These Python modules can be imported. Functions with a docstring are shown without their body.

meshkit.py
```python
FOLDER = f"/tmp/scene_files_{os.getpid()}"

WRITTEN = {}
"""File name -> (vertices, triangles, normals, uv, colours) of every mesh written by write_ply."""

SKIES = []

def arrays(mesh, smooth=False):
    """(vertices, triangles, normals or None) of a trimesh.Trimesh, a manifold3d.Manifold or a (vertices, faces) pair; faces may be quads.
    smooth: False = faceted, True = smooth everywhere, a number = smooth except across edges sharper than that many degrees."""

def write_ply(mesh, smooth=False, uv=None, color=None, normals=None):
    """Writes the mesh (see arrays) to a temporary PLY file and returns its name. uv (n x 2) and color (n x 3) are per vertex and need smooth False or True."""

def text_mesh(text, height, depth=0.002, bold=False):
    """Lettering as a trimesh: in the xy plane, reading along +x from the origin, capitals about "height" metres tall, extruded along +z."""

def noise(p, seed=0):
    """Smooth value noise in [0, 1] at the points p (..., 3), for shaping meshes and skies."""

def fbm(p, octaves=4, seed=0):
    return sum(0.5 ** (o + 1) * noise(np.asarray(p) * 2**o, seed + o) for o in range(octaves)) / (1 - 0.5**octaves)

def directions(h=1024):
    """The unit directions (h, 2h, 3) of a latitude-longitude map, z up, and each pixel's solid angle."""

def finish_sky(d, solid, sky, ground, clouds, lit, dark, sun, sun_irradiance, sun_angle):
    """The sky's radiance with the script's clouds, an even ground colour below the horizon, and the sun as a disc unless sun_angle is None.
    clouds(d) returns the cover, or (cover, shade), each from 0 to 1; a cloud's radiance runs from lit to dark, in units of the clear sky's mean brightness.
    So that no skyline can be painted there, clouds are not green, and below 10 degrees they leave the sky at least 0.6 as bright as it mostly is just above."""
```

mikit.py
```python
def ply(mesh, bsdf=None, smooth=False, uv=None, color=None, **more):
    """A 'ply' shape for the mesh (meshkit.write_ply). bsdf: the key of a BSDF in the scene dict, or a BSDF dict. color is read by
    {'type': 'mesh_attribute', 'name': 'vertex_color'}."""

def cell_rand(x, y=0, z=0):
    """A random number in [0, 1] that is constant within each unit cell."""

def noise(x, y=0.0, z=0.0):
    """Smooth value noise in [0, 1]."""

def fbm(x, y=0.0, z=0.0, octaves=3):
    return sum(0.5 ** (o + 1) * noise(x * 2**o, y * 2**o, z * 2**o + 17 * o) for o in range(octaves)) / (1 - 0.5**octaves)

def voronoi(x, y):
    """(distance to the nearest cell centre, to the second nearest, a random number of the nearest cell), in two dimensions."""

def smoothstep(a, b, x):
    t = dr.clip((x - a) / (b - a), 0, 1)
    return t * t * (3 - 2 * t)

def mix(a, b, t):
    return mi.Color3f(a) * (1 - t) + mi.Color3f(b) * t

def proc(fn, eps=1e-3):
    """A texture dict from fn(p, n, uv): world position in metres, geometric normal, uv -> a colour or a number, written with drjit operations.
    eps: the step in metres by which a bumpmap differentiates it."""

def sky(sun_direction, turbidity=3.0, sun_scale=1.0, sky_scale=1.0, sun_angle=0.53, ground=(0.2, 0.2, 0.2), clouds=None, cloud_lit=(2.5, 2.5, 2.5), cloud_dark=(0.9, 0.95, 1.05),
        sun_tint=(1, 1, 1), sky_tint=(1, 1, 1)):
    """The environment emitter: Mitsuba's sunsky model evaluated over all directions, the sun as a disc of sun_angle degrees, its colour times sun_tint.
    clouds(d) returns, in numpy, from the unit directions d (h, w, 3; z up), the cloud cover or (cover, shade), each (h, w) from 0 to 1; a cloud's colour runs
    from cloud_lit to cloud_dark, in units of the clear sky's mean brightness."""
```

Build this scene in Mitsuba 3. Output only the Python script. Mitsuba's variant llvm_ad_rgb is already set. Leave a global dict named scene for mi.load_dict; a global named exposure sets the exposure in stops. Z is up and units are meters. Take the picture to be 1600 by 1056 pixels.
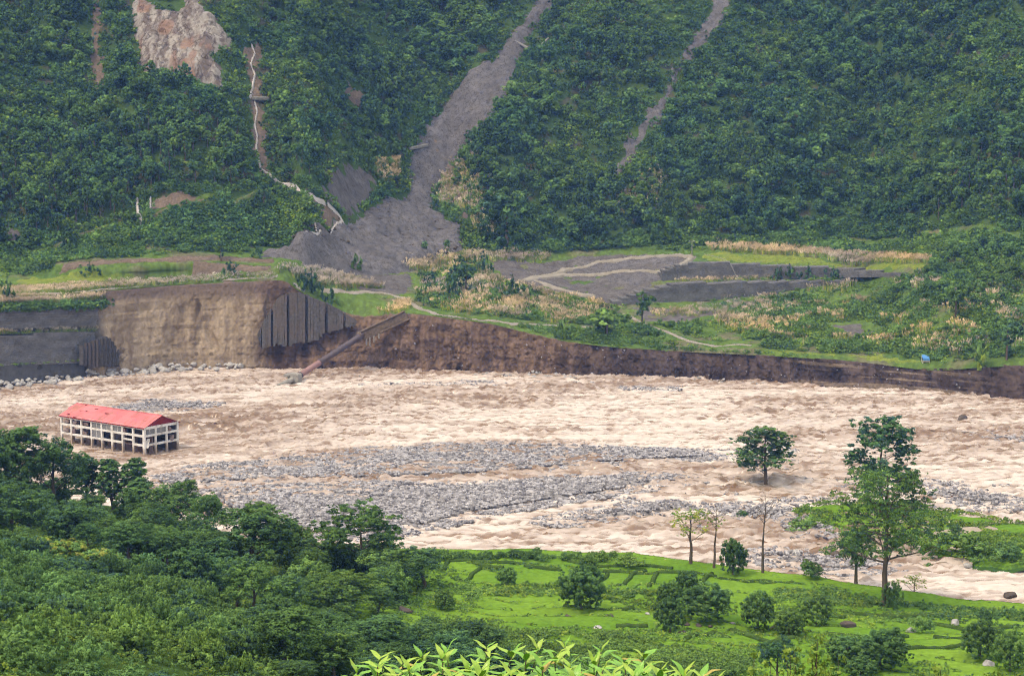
import math, random
import numpy as np
import trimesh, shapely
from shapely.geometry import Polygon, LineString
from scipy.interpolate import PchipInterpolator, LinearNDInterpolator, RBFInterpolator
from scipy.ndimage import map_coordinates, distance_transform_edt
import drjit as dr
import mitsuba as mi
import mikit, meshkit
from mikit import proc, noise, fbm, voronoi, cell_rand, smoothstep, mix

T = mi.ScalarTransform4f
scene, labels = {}, {}
exposure = 2.65
EYE = [0.0, 0.0, 91.0]
PITCH = math.radians(6.8)
scene['air'] = {'type': 'homogeneous', 'albedo': {'type': 'rgb', 'value': [.55, .75, 1.0]}, 'sigma_t': {'type': 'rgb', 'value': [.00004, .00006, .00012]}}
scene['haze'] = {'type': 'cube', 'to_world': T().translate([0, 450, 210]).scale([900, 950, 290]), 'bsdf': {'type': 'null'}, 'interior': {'type': 'ref', 'id': 'air'}}
labels['haze'] = {'kind': 'stuff', 'label': 'thin bluish haze filling the valley'}
scene['camera'] = {'type': 'perspective', 'medium': {'type': 'ref', 'id': 'air'}, 'fov': 2 * math.degrees(math.atan(800 / 2600)), 'fov_axis': 'x', 'near_clip': 0.5, 'far_clip': 4000.0,
                   'to_world': T().look_at(origin=EYE, target=[0, math.cos(PITCH), EYE[2] - math.sin(PITCH)], up=[0, 0, 1])}
scene['sky'] = mikit.sky([-0.45, -0.35, 0.82], turbidity=3, sun_scale=0.3, sun_angle=10, clouds=lambda d: (1.0, 1 - np.clip(d[..., 2], 0, 1)), cloud_lit=(3.2, 3.2, 3.2), cloud_dark=(1.0, 1.0, 1.05), ground=(0.12, 0.15, 0.08))
labels['sky'] = {'kind': 'structure'}

# ------------------------------------------------------------------ helpers
rng = np.random.default_rng(7)


COUNT = {}


def fresh(name):
    n = COUNT.get(name, 0)
    COUNT[name] = n + 1
    return name if n == 0 else f'{name}_{n:03d}'


def thing(name, label, cat, group=None):
    k = fresh(name)
    labels[k] = {'label': label, 'category': cat}
    if group:
        labels[k]['group'] = group
    return k


def part(parent, name, shape, label=None, kind=None):
    k = fresh(parent + '__' + name)
    scene[k] = shape
    if label or kind:
        labels[k] = {}
        if label:
            labels[k]['label'] = label
        if kind:
            labels[k]['kind'] = kind
    return k


def struct(name, shape, label=None):
    k = fresh(name)
    scene[k] = shape
    labels[k] = {'kind': 'structure'}
    if label:
        labels[k]['label'] = label
    return k


def raw(v, f, bsdf, n=None, uv=None, smooth=False):
    bsdf = 'mat_' + bsdf
    if n is None:
        return mikit.ply((v, f), bsdf, smooth=smooth, uv=uv)
    path = meshkit.write_ply((v, f), False, uv, None, normals=n)
    return {'type': 'ply', 'filename': path, 'face_normals': False, 'bsdf': {'type': 'ref', 'id': bsdf}}


def nz(x, y, z=0.0, o=4, seed=0):
    x, y, z = np.broadcast_arrays(np.asarray(x, float), y, z)
    return meshkit.fbm(np.stack([x, y, z], -1) + 1000.0, o, seed)


def sstep(a, b, x):
    t = np.clip((x - a) / (b - a), 0, 1)
    return t * t * (3 - 2 * t)


def grid_faces(nr, nc):
    i, j = np.meshgrid(np.arange(nr - 1), np.arange(nc - 1), indexing='ij')
    a = i * nc + j
    return np.stack([a, a + 1, a + nc + 1, a + nc], -1).reshape(-1, 4)


def tris(q):
    q = np.asarray(q)
    return np.vstack([q[:, [0, 1, 2]], q[:, [0, 2, 3]]])


def compact(v, f, *more):
    used = np.unique(f)
    m = np.full(len(v), -1)
    m[used] = np.arange(len(used))
    return (v[used], m[f]) + tuple(a[used] for a in more)


def tube(pts, radii, sides=7, cap=True):
    p = np.asarray(pts, float)
    r = np.broadcast_to(np.asarray(radii, float), (len(p),))
    t = np.gradient(p, axis=0)
    t /= np.linalg.norm(t, axis=1, keepdims=True) + 1e-12
    ref = np.where(np.abs(t[:, 2:]) < 0.9, [[0, 0, 1.0]], [[1.0, 0, 0]])
    ref[:] = ref[0]
    a = np.cross(t, ref)
    a /= np.linalg.norm(a, axis=1, keepdims=True) + 1e-12
    b = np.cross(t, a)
    ang = np.arange(sides) * 2 * np.pi / sides
    v = p[:, None] + r[:, None, None] * (np.cos(ang)[None, :, None] * a[:, None] + np.sin(ang)[None, :, None] * b[:, None])
    i, j = np.meshgrid(np.arange(len(p) - 1), np.arange(sides), indexing='ij')
    q = np.stack([i * sides + j, (i + 1) * sides + j, (i + 1) * sides + (j + 1) % sides, i * sides + (j + 1) % sides], -1).reshape(-1, 4)
    v = v.reshape(-1, 3)
    f = tris(q)
    if cap:
        n = len(v)
        v = np.vstack([v, p[:1], p[-1:]])
        k = np.arange(sides)
        f = np.vstack([f, np.stack([np.full(sides, n), k, (k + 1) % sides], 1), np.stack([np.full(sides, n + 1), (len(p) - 1) * sides + (k + 1) % sides, (len(p) - 1) * sides + k], 1)])
    return v, f


def join(ms):
    v, f, o = [], [], 0
    for a, b in ms:
        v.append(a)
        f.append(np.asarray(b) + o)
        o += len(a)
    return np.vstack(v), np.vstack(f)


def box(c, ax, half):
    """box with centre c, axes ax (3 x 3 rows), half sizes"""
    s = np.array([[x, y, z] for x in (-1, 1) for y in (-1, 1) for z in (-1, 1)], float)
    v = np.asarray(c) + (s * half) @ np.asarray(ax)
    f = np.array([[0, 1, 3], [0, 3, 2], [4, 6, 7], [4, 7, 5], [0, 4, 5], [0, 5, 1], [2, 3, 7], [2, 7, 6], [0, 2, 6], [0, 6, 4], [1, 5, 7], [1, 7, 3]])
    if np.linalg.det(np.asarray(ax)) < 0:
        f = f[:, ::-1]
    return v, f


# ------------------------------------------------------------------ materials
def mat(key, fn0, rough=None, bump=None, bscale=0.1, spec=0.4, eps=0.02):
    fn = lambda p, n, uv: fn0(p, n, uv) * .79
    b = {'type': 'diffuse', 'reflectance': proc(fn)} if rough is None else {'type': 'principled', 'base_color': proc(fn), 'roughness': rough, 'specular': spec}
    if bump is not None:
        b = {'type': 'bumpmap', 'bsdf': b, 'arbitrary': proc(bump, eps=eps), 'scale': bscale}
    scene['mat_' + key] = {'type': 'twosided', 'bsdf': b}


PAL = [(.076, .152, .070), (.130, .245, .078), (.195, .335, .095), (.30, .42, .07), (.43, .36, .27), (.11, .085, .065), (.080, .158, .108), (.32, .265, .19), (.38, .40, .08)]
DARK, MID, LIGHT, LIME, BEIGE, BARK, BLUE, DRY, YELLOW = [(i + .5) / 9 for i in range(9)]


def foliage(p, n, uv):
    i = dr.floor(uv.y * 9)
    c = mi.Color3f(0)
    for k, q in enumerate(PAL):
        c = dr.select(i == k, mi.Color3f(q), c)
    b = 0.55 + 0.55 * uv.x
    m = noise(p.x * .16, p.y * .16, p.z * .16)
    h = noise(p.x * .035 + 9, p.y * .035, p.z * .05)
    c = c * b * (0.55 + 0.9 * m)
    return mi.Color3f(c.x * (0.75 + 0.55 * h), c.y * (0.85 + 0.3 * h), c.z * (1.15 - .35 * h))


scene['mat_foliage'] = {'type': 'principledthin', 'base_color': proc(foliage), 'roughness': .7, 'diff_trans': .55, 'spec_trans': 0.0, 'eta': 1.3}
scene['mat_bark'] = {'type': 'twosided', 'bsdf': {'type': 'diffuse', 'reflectance': proc(lambda p, n, uv: mix((.075, .055, .045), (.17, .14, .12), fbm(p.x * 3, p.y * 3, p.z * .6)))}}
mat('hill_soil', lambda p, n, uv: mix(mix((.045, .085, .03), (.085, .14, .035), noise(p.x * .05, p.y * .05, p.z * .05)), (.10, .085, .06), smoothstep(.55, .75, fbm(p.x * .12, p.y * .12, p.z * .12)) * .8) * (.6 + .8 * fbm(p.x * .9, p.y * .9, p.z * .9)))
mat('terrace_soil', lambda p, n, uv: mix(mix((.085, .15, .035), (.14, .21, .05), noise(p.x * .07, p.y * .07)), (.19, .165, .11), smoothstep(.5, .68, fbm(p.x * .06 + 3, p.y * .1)) * .75) * (.55 + .9 * fbm(p.x * .8, p.y * .8)))


def cliff_col(p, n, uv):
    x = p.x + 6 * (noise(p.z * .2, 3, p.x * .1) - .5)
    w = 3 * fbm(p.x * .2, p.z * .22, 2)
    run = .6 * fbm(p.x * .55 + .5 * w, p.z * .07, 5) + .4 * fbm(p.x * .12, p.z * .16 + w, 8)
    fine = fbm(p.x * 1.3, p.z * 1.1, p.y)
    tan = mix((.27, .208, .15), (.44, .352, .258), smoothstep(.3, .7, run))
    tan = mix(tan, (.155, .115, .10), smoothstep(25, 32, p.z + 5 * (run - .5)) * .85)
    brown = mix((.115, .078, .06), (.235, .16, .115), smoothstep(.3, .7, run))
    purple = mix((.058, .043, .041), (.115, .085, .076), smoothstep(.35, .65, run))
    band = smoothstep(.55, .7, noise(p.z * 1.3 + .1 * p.x * .3, p.x * .035)) * smoothstep(95, 115, x) * smoothstep(175, 150, x)
    purple = mix(purple, (.26, .20, .15), band * .8)
    c = mix(tan, brown, smoothstep(-106, -94, x))
    c = mix(c, purple, smoothstep(15, 45, x + 25 * (run - .5)))
    grey = mix((.07, .072, .08), (.12, .118, .12), run)
    c = mix(grey, c, smoothstep(-163, -157, x))
    hollow_shade = smoothstep(.58, .70, fbm(p.x * .11, p.z * .17, 77)) * smoothstep(-100, -90, x)  # shade of hollows painted into the bank colour as dark patches
    c = c * (1 - .45 * hollow_shade)
    crack = smoothstep(.62, .72, fbm(p.x * .35, p.z * .5, 31)) * smoothstep(3, 6, p.z) * smoothstep(16, 9, p.z)
    return c * (.70 + .6 * fine) * (1 - .45 * crack)


mat('cliff', cliff_col)
mat('bar_gravel', lambda p, n, uv: mix((.22, .208, .215), (.36, .34, .335), fbm(p.x * .35, p.y * .5)) * (.5 + 1.0 * fbm(p.x * 1.8, p.y * 1.8)))
def scree_col(p, n, uv):
    w = 2 * fbm(p.x * .2, p.y * .2, 3)
    a = fbm(p.x * .5 + w, p.y * .42 - w, p.z * .3)
    line = .7 * smoothstep(.05, .0, dr.abs(a - .5)) + .6 * smoothstep(.05, .0, dr.abs(fbm(p.x * 1.0 + w, p.y * .8, 7) - .5))  # dark wrinkle lines, painted shading where the relief shows too little
    c = mix((.13, .122, .128), (.225, .212, .218), fbm(p.x * .10, p.y * .10, p.z * .1))
    return c * (.60 + .68 * fbm(p.x * .7, p.y * .5, p.z * .7)) * (1 - .5 * dr.minimum(line, 1))


mat('scree', scree_col)
def rock_col(p, n, uv):
    d = .55 * p.z + .8 * p.y
    w = 1.3 * fbm(p.x * .25, d * .2, 2)
    a = .6 * fbm(p.x * .38 + w, d * .09, 4) + .4 * fbm(p.x * .9, d * .5, 14)
    c = mix((.165, .132, .115), (.37, .335, .30), smoothstep(.34, .66, a))
    c = mix(c, (.30, .19, .14), smoothstep(.60, .74, fbm(p.x * .16 + 5, d * .06, 9)) * .8)
    gully = smoothstep(.05, .0, dr.abs(fbm(p.x * .30 + w, d * .12, 6) - .5))
    return c * (.6 + .75 * fbm(p.x * 1.1, d * .5, p.z * .7)) * (1 - .5 * gully)


mat('pale_rock', rock_col)
mat('brown_earth', lambda p, n, uv: mix((.13, .10, .08), (.26, .20, .15), fbm(p.x * .4, p.y * .4, p.z * .3)) * (.55 + .9 * fbm(p.x * 1.5, p.y * 1.5, p.z * 1.2)))
mat('grey_ground', lambda p, n, uv: mix((.10, .09, .092), (.19, .175, .165), fbm(p.x * .3, p.y * .3)) * (.55 + .9 * fbm(p.x * 1.4, p.y * 1.4)))
mat('track', lambda p, n, uv: mix((.27, .24, .20), (.42, .385, .33), fbm(p.x * .6, p.y * .6)))
mat('gabion', lambda p, n, uv: mix((.115, .115, .122), (.25, .245, .25), cell_rand(dr.floor(p.x * 1.7), dr.floor(p.y * 1.7), dr.floor(p.z * 2.5)) * .5 + .5 * fbm(p.x * 2.2, p.y, p.z * 2.2)) * (.7 + .6 * noise(p.x * .3, p.y * .3, p.z * .5)))
mat('torn_mesh', lambda p, n, uv: mix(mix((.06, .057, .058), (.165, .15, .142), fbm(p.x * 1.6, p.y, p.z * 1.3)), (.15, .11, .085), smoothstep(.5, .7, fbm(p.x * .3, p.z * .2, 12)) * .35))
mat('stone', lambda p, n, uv: mix((.28, .27, .268), (.60, .585, .57), noise(p.x * .45, p.y * .45, p.z * .45)) * (.6 + .8 * fbm(p.x * 2.5, p.y * 2.5, p.z * 2.5)))
mat('cobble', lambda p, n, uv: mix((.13, .126, .14), (.55, .53, .545), cell_rand(dr.floor(p.x * 1.1), dr.floor(p.y * 1.1))) * (.7 + .6 * noise(p.x * 3, p.y * 3, p.z * 3)))  # dark cells paint in the shadowed gaps between pale stones
mat('dark_rock', lambda p, n, uv: mix((.07, .06, .055), (.18, .15, .13), fbm(p.x * 1.2, p.y * 1.2, p.z * 1.2)))


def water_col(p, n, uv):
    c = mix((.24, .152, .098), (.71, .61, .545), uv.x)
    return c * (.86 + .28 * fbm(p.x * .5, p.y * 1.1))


mat('muddy_water', water_col, rough=.28, spec=.5)
def paint_col(p, n, uv):
    c = mix((.66, .62, .58), (.92, .91, .90), smoothstep(.2, .55, fbm(p.x * .7, p.y * .7, p.z * .9)))
    streak = smoothstep(.58, .74, fbm(p.x * 1.6, p.y * 1.6, p.z * .15))
    c = mix(c, (.42, .34, .27), streak * .55)
    return mix(c, (.36, .26, .18), smoothstep(2.6, .6, p.z + 2.2 * (fbm(p.x * .8, p.y * .8, 3) - .5)) * .8)


mat('white_paint', paint_col)
def roof_col(p, n, uv):
    u = (-.804 * (p.x + 107.14) + .5946 * (p.y - 477.87) + .65) / 2.754
    v = .5946 * (p.x + 107.14) + .804 * (p.y - 477.87)
    c = mix((.58, .125, .135), (.74, .235, .235), fbm(p.x * .25, p.y * .25, p.z * .3))
    c = c * (.86 + .28 * cell_rand(dr.floor(u), dr.floor(v / 3.5)))
    rust = smoothstep(.55, .72, fbm(u * 2.5, v * .25, 5)) * .6
    return mix(c, (.36, .15, .10), rust)


mat('red_sheet', roof_col, rough=.45)
mat('red_dark', lambda p, n, uv: mix((.22, .035, .045), (.30, .05, .06), fbm(p.x * .5, p.y * .5, p.z * .5)))
mat('plaster', lambda p, n, uv: mix((.20, .135, .13), (.36, .30, .29), noise(p.x * .22, p.y * .22, p.z * .25)) * (.7 + .6 * fbm(p.x, p.y, p.z)))
mat('old_glass', lambda p, n, uv: mix((.12, .13, .15), (.26, .27, .29), noise(p.x * .3, p.y * .3, p.z * .3)), rough=.25)
mat('pipe_rust', lambda p, n, uv: mix((.075, .062, .075), (.125, .085, .085), fbm(p.x * .6, p.y * .6, p.z)), rough=.5)
mat('pipe_red', lambda p, n, uv: mix((.26, .13, .12), (.36, .22, .20), fbm(p.x * .6, p.y * .6, p.z)), rough=.5)
mat('concrete', lambda p, n, uv: mix((.26, .25, .23), (.44, .42, .385), fbm(p.x * .5, p.y * .5, p.z * .6)) * (.7 + .6 * fbm(p.x * 2, p.y * 2, p.z * 2)))
mat('rice', lambda p, n, uv: mix(mix((.11, .235, .025), (.235, .385, .045), fbm(p.x * .05 + .6 * cell_rand(dr.floor(p.z / .85 + .14)), p.y * .05)), (.055, .115, .028), smoothstep(.035, .12, 1 - n.z)) * (.72 + .56 * fbm(p.x * 1.5, p.y * 1.5)))  # steep risers go darker: bank grass, plus step shade put into the colour
mat('near_soil', lambda p, n, uv: mix((.045, .085, .022), (.09, .15, .035), fbm(p.x * .3, p.y * .3)) * (.6 + .8 * fbm(p.x * 2, p.y * 2)))
mat('yellow_crop', lambda p, n, uv: mix((.13, .20, .035), (.26, .29, .06), fbm(p.x * .25, p.y * .4)) * (.6 + .8 * fbm(p.x * 1.2, p.y * 1.2)))
mat('mud_field', lambda p, n, uv: mix((.40, .34, .27), (.50, .43, .35), fbm(p.x * .2, p.y * .2)))
mat('tarp_blue', lambda p, n, uv: mix((.09, .27, .62), (.16, .38, .75), fbm(p.x * 2, p.y * 2, p.z * 2)))
mat('stream_water', lambda p, n, uv: mix((.52, .46, .43), (.80, .77, .75), fbm(p.x * .9, p.y * .9, p.z * .5)))

# ------------------------------------------------------------------ far side of the valley: rows of surveyed points, near to far, west to east
ROWS = np.array([[[-275.76,544.58,0],[-225.15,578.7,0],[-187.97,604.39,0],[-157.66,634.16,0],[-127.63,657.51,0],[-93.43,659.38,0],[-84.47,659.38,0],[-61.43,659.38,0],[-40.61,653.81,0],[-25.17,648.33,0],[-10.01,644.73,0],[24.77,637.65,0],[61.25,630.71,0],[96.21,618.92,0],[129.9,607.56,0],[150.8,596.61,0],[179.68,577.25,0],[222.73,544.58,0],[271.81,497.51,0]],[[-280.91,558.58,30.49],[-229.18,592.7,29.1],[-190.81,617.39,31.31],[-158.91,643.16,32.56],[-128.01,663.51,33.54],[-93.68,665.38,34.92],[-85.03,667.38,30.1],[-62.04,668.38,19.89],[-40.76,658.81,22.19],[-25.27,653.33,20.98],[-10.06,649.73,19.35],[24.9,642.65,12.36],[61.62,635.71,9.98],[96.79,623.92,9.78],[130.73,612.56,8.62],[151.81,601.61,7.5],[180.8,582.25,11.33],[224.16,549.58,12.14],[273.66,502.51,12.97]],[[-292.74,583.3,38],[-239.54,620.77,37],[-201.39,652.53,35.5],[-162.59,658.64,36],[-129.46,671.54,37],[-94.1,668.74,38],[-86.21,677.46,36],[-63.22,682.36,29],[-43.17,698.86,27.5],[-27.19,704.37,27],[-10.96,709.87,26.5],[27.43,709.81,21],[68.22,706.05,20],[109.22,706.53,20.5],[149.45,703.37,23],[163.63,651.65,28],[198.2,641.3,29],[254.24,626.49,28],[324.95,599.99,26]],[[-302.56,603.56,42],[-243.22,630.89,41],[-205.37,666.05,39.5],[-163.56,663.21,41],[-129.76,673.56,41],[-95.71,680.64,41],[-87.35,687.03,40],[-66.28,716.4,34.5],[-45.86,743.65,33.5],[-29.2,757.69,33],[-11.68,757.69,33],[29.73,771.02,29],[74.04,768.89,36],[116.93,759,37],[156.2,737.08,36],[170.74,681.36,37],[205.58,667.02,42],[266.94,659.59,40],[342.9,634.9,37]],[[-309.27,617.79,48],[-246.13,639.23,47],[-209.35,679.71,45],[-169.79,689.39,47],[-132.64,689.39,47],[-99.03,705.06,46],[-87.96,692.53,46],[-68.26,738.81,41],[-47.38,769.47,41],[-30.21,784.86,40],[-12.08,784.86,40],[30.5,792.56,39.5],[75.37,783.4,41],[120.57,783.65,44],[165.42,782.02,45],[184.07,736.14,46],[213.7,694.8,52],[292.13,723.48,49],[391.57,726.98,46]],[[-325.57,653.62,73.09],[-258.88,675.64,72.48],[-219.88,717.34,71.34],[-177.76,724.89,71.13],[-139.07,725.92,71.11],[-103.83,742.42,70.65],[-92.81,734,70.88],[-73.13,795.23,69.21],[-50.97,831.33,68.22],[-32.22,840.78,67.96],[-12.63,824.32,68.41],[31.84,830.87,68.23],[78.8,822.62,68.46],[125.8,820.78,68.51],[172.33,817.76,68.59],[192.33,772.25,69.84],[221.39,722.24,71.21],[303.33,753.96,70.34],[408.46,761.46,70.13]],[[-345.71,698.45,108.95],[-274.88,721.97,109.55],[-233.88,767.84,110.73],[-189.77,778.77,111.01],[-147.92,777.02,110.97],[-111.06,799.2,111.54],[-98.72,785.67,111.19],[-77.65,849.76,112.84],[-54.21,889.86,113.87],[-34.46,905.08,114.26],[-13.51,887.37,113.8],[33.75,886.41,113.78],[83.67,879.04,113.59],[133.8,878.56,113.58],[183.3,875.33,113.49],[204.22,825.21,112.2],[235.48,773.09,110.87],[322.63,807.04,111.74],[434.46,815.06,111.94]],[[-370.23,753.07,152.64],[-294.39,778.43,154.72],[-250.47,827.88,158.76],[-203.23,839.67,159.73],[-158.11,836.13,159.44],[-118.94,861.69,161.53],[-105.72,847.11,160.34],[-83.16,916.21,165.99],[-58.18,961.43,169.7],[-36.98,977.89,171.04],[-14.57,963.08,169.83],[36.38,962.04,169.75],[89.61,947.78,168.58],[143.29,947.26,168.54],[196.71,945.74,168.41],[219.17,891.59,163.98],[252.71,835.27,159.37],[346.24,871.95,162.37],[466.25,880.62,163.08]],[[-413.24,848.82,229.24],[-328.58,877.41,233.9],[-279.56,933.14,242.97],[-226.84,946.43,245.14],[-175.86,939.21,243.96],[-132.76,971.25,249.18],[-118,954.82,246.5],[-92.82,1032.7,259.19],[-65.17,1087.64,268.14],[-41.43,1106.25,271.17],[-16.45,1098.26,269.87],[41.08,1097.08,269.67],[100.02,1068.28,264.98],[159.94,1067.7,264.89],[220.37,1069.88,265.24],[245.52,1008.63,255.27],[283.09,944.92,244.89],[387.87,986.41,251.65],[522.31,996.22,253.25]],[[-478.99,995.22,346.36],[-380.86,1028.74,354.96],[-324.05,1094.08,371.73],[-262.93,1109.67,375.73],[-202.78,1095.45,372.08],[-153.88,1138.77,383.19],[-136.77,1119.5,378.25],[-107.59,1210.82,401.68],[-75.96,1282.4,420.05],[-48.29,1304.34,425.68],[-19.42,1311.2,427.44],[48.49,1309.79,427.07],[115.93,1252.54,412.39],[185.39,1251.86,412.21],[256.86,1261.46,414.68],[286.19,1189.24,396.14],[329.98,1114.12,376.87],[452.12,1163.04,389.42],[608.82,1174.61,392.39]]])
FLOW = ROWS[0]
TS = np.arange(ROWS.shape[1])
_ss = np.arange(ROWS.shape[0])
_loft = PchipInterpolator(_ss, ROWS, axis=0)


def loft(tc, sr):
    g = _loft(sr)
    return PchipInterpolator(TS, g, axis=1)(tc)


TC = np.concatenate([np.linspace(0, 2, 60, endpoint=False), np.linspace(2, 16, 700, endpoint=False), np.linspace(16, 18, 60)])
SR = np.concatenate([np.linspace(1, 2, 55, endpoint=False), np.linspace(2, 3, 42, endpoint=False), np.linspace(3, 4, 26, endpoint=False), np.linspace(4, 5, 30, endpoint=False),
                     np.linspace(5, 6, 44, endpoint=False), np.linspace(6, 7, 46, endpoint=False), np.linspace(7, 8, 40, endpoint=False), np.linspace(8, 9, 14)])
FAR = loft(TC, SR)
GULLIES = [  # (line, depth, half width)
    ([(25.5,962.5),(10.6,931),(-10.3,901.5),(-26.8,877),(-40.6,849),(-47,817)], 7.0, 13.0),
    ([(-108.8,874.5),(-119.5,853),(-125.6,816.5),(-121,788.5),(-115.9,762),(-102.4,742.5),(-84.4,732.5)], 6.0, 9.0),
    ([(126.6,957.5),(104.5,919),(82,879.5),(51.1,834.5)], 4.0, 9.0),
    ([(-208.4,848.5),(-193.1,783),(-179.4,751.5),(-161.9,722),(-157.5,704.5)], 4.0, 9.0),
    ([(175.7,927.5),(150.5,878.5),(126.5,825.5)], -5.0, 25.0),
    ([(54.9,969),(34.2,900.5),(0,839)], -6.0, 22.0),
    ([(-84,926),(-77.7,850),(-74.9,816)], -5.0, 25.0),
    ([(-162.9,778),(-141.7,741)], -5.0, 25.0),
]
_x, _y = FAR[..., 0], FAR[..., 1]
_h = np.clip((SR[:, None] - 4) * 1.0, 0, 1)
dz = _h * (5.0 * (nz(_x / 42, _y / 42, 0, 4, 3) - .5) + 2.2 * (nz(_x / 11, _y / 11, 0, 3, 5) - .5)) + (1 - _h) * sstep(1, 1.12, SR)[:, None] * (1.4 * (nz(_x / 16, _y / 16, 0, 3, 8) - .5) + .8 * (nz(_x / 3, _y / 3, 0, 2, 9) - .5))
_pts = shapely.points(np.stack([_x.ravel(), _y.ravel()], -1))
for line, depth, hw in GULLIES:
    d = shapely.distance(LineString(line), _pts).reshape(_x.shape)
    dz -= depth * np.exp(-(d / hw) ** 2) * np.clip((SR[:, None] - 3.6) * 1.2, 0, 1)
FAR[..., 2] += dz
GX0, GY0, GNX, GNY = -420, 480, 900, 760
_gi = LinearNDInterpolator(FAR[..., :2].reshape(-1, 2)[:], FAR[..., 2].ravel())
_gx, _gy = np.meshgrid(np.arange(GNX) + GX0, np.arange(GNY) + GY0, indexing='ij')
FG = _gi(_gx, _gy)
FGOK = ~np.isnan(FG) & (_gy >= np.interp(_gx, FAR[0, :, 0], FAR[0, :, 1]) - .3)
_ix = distance_transform_edt(~FGOK, return_distances=False, return_indices=True)
FG = FG[_ix[0], _ix[1]]


def far_z(x, y):
    x, y = np.asarray(x, float), np.asarray(y, float)
    return map_coordinates(FG, [x.reshape(-1) - GX0, y.reshape(-1) - GY0], order=1, mode='nearest').reshape(x.shape)


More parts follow.
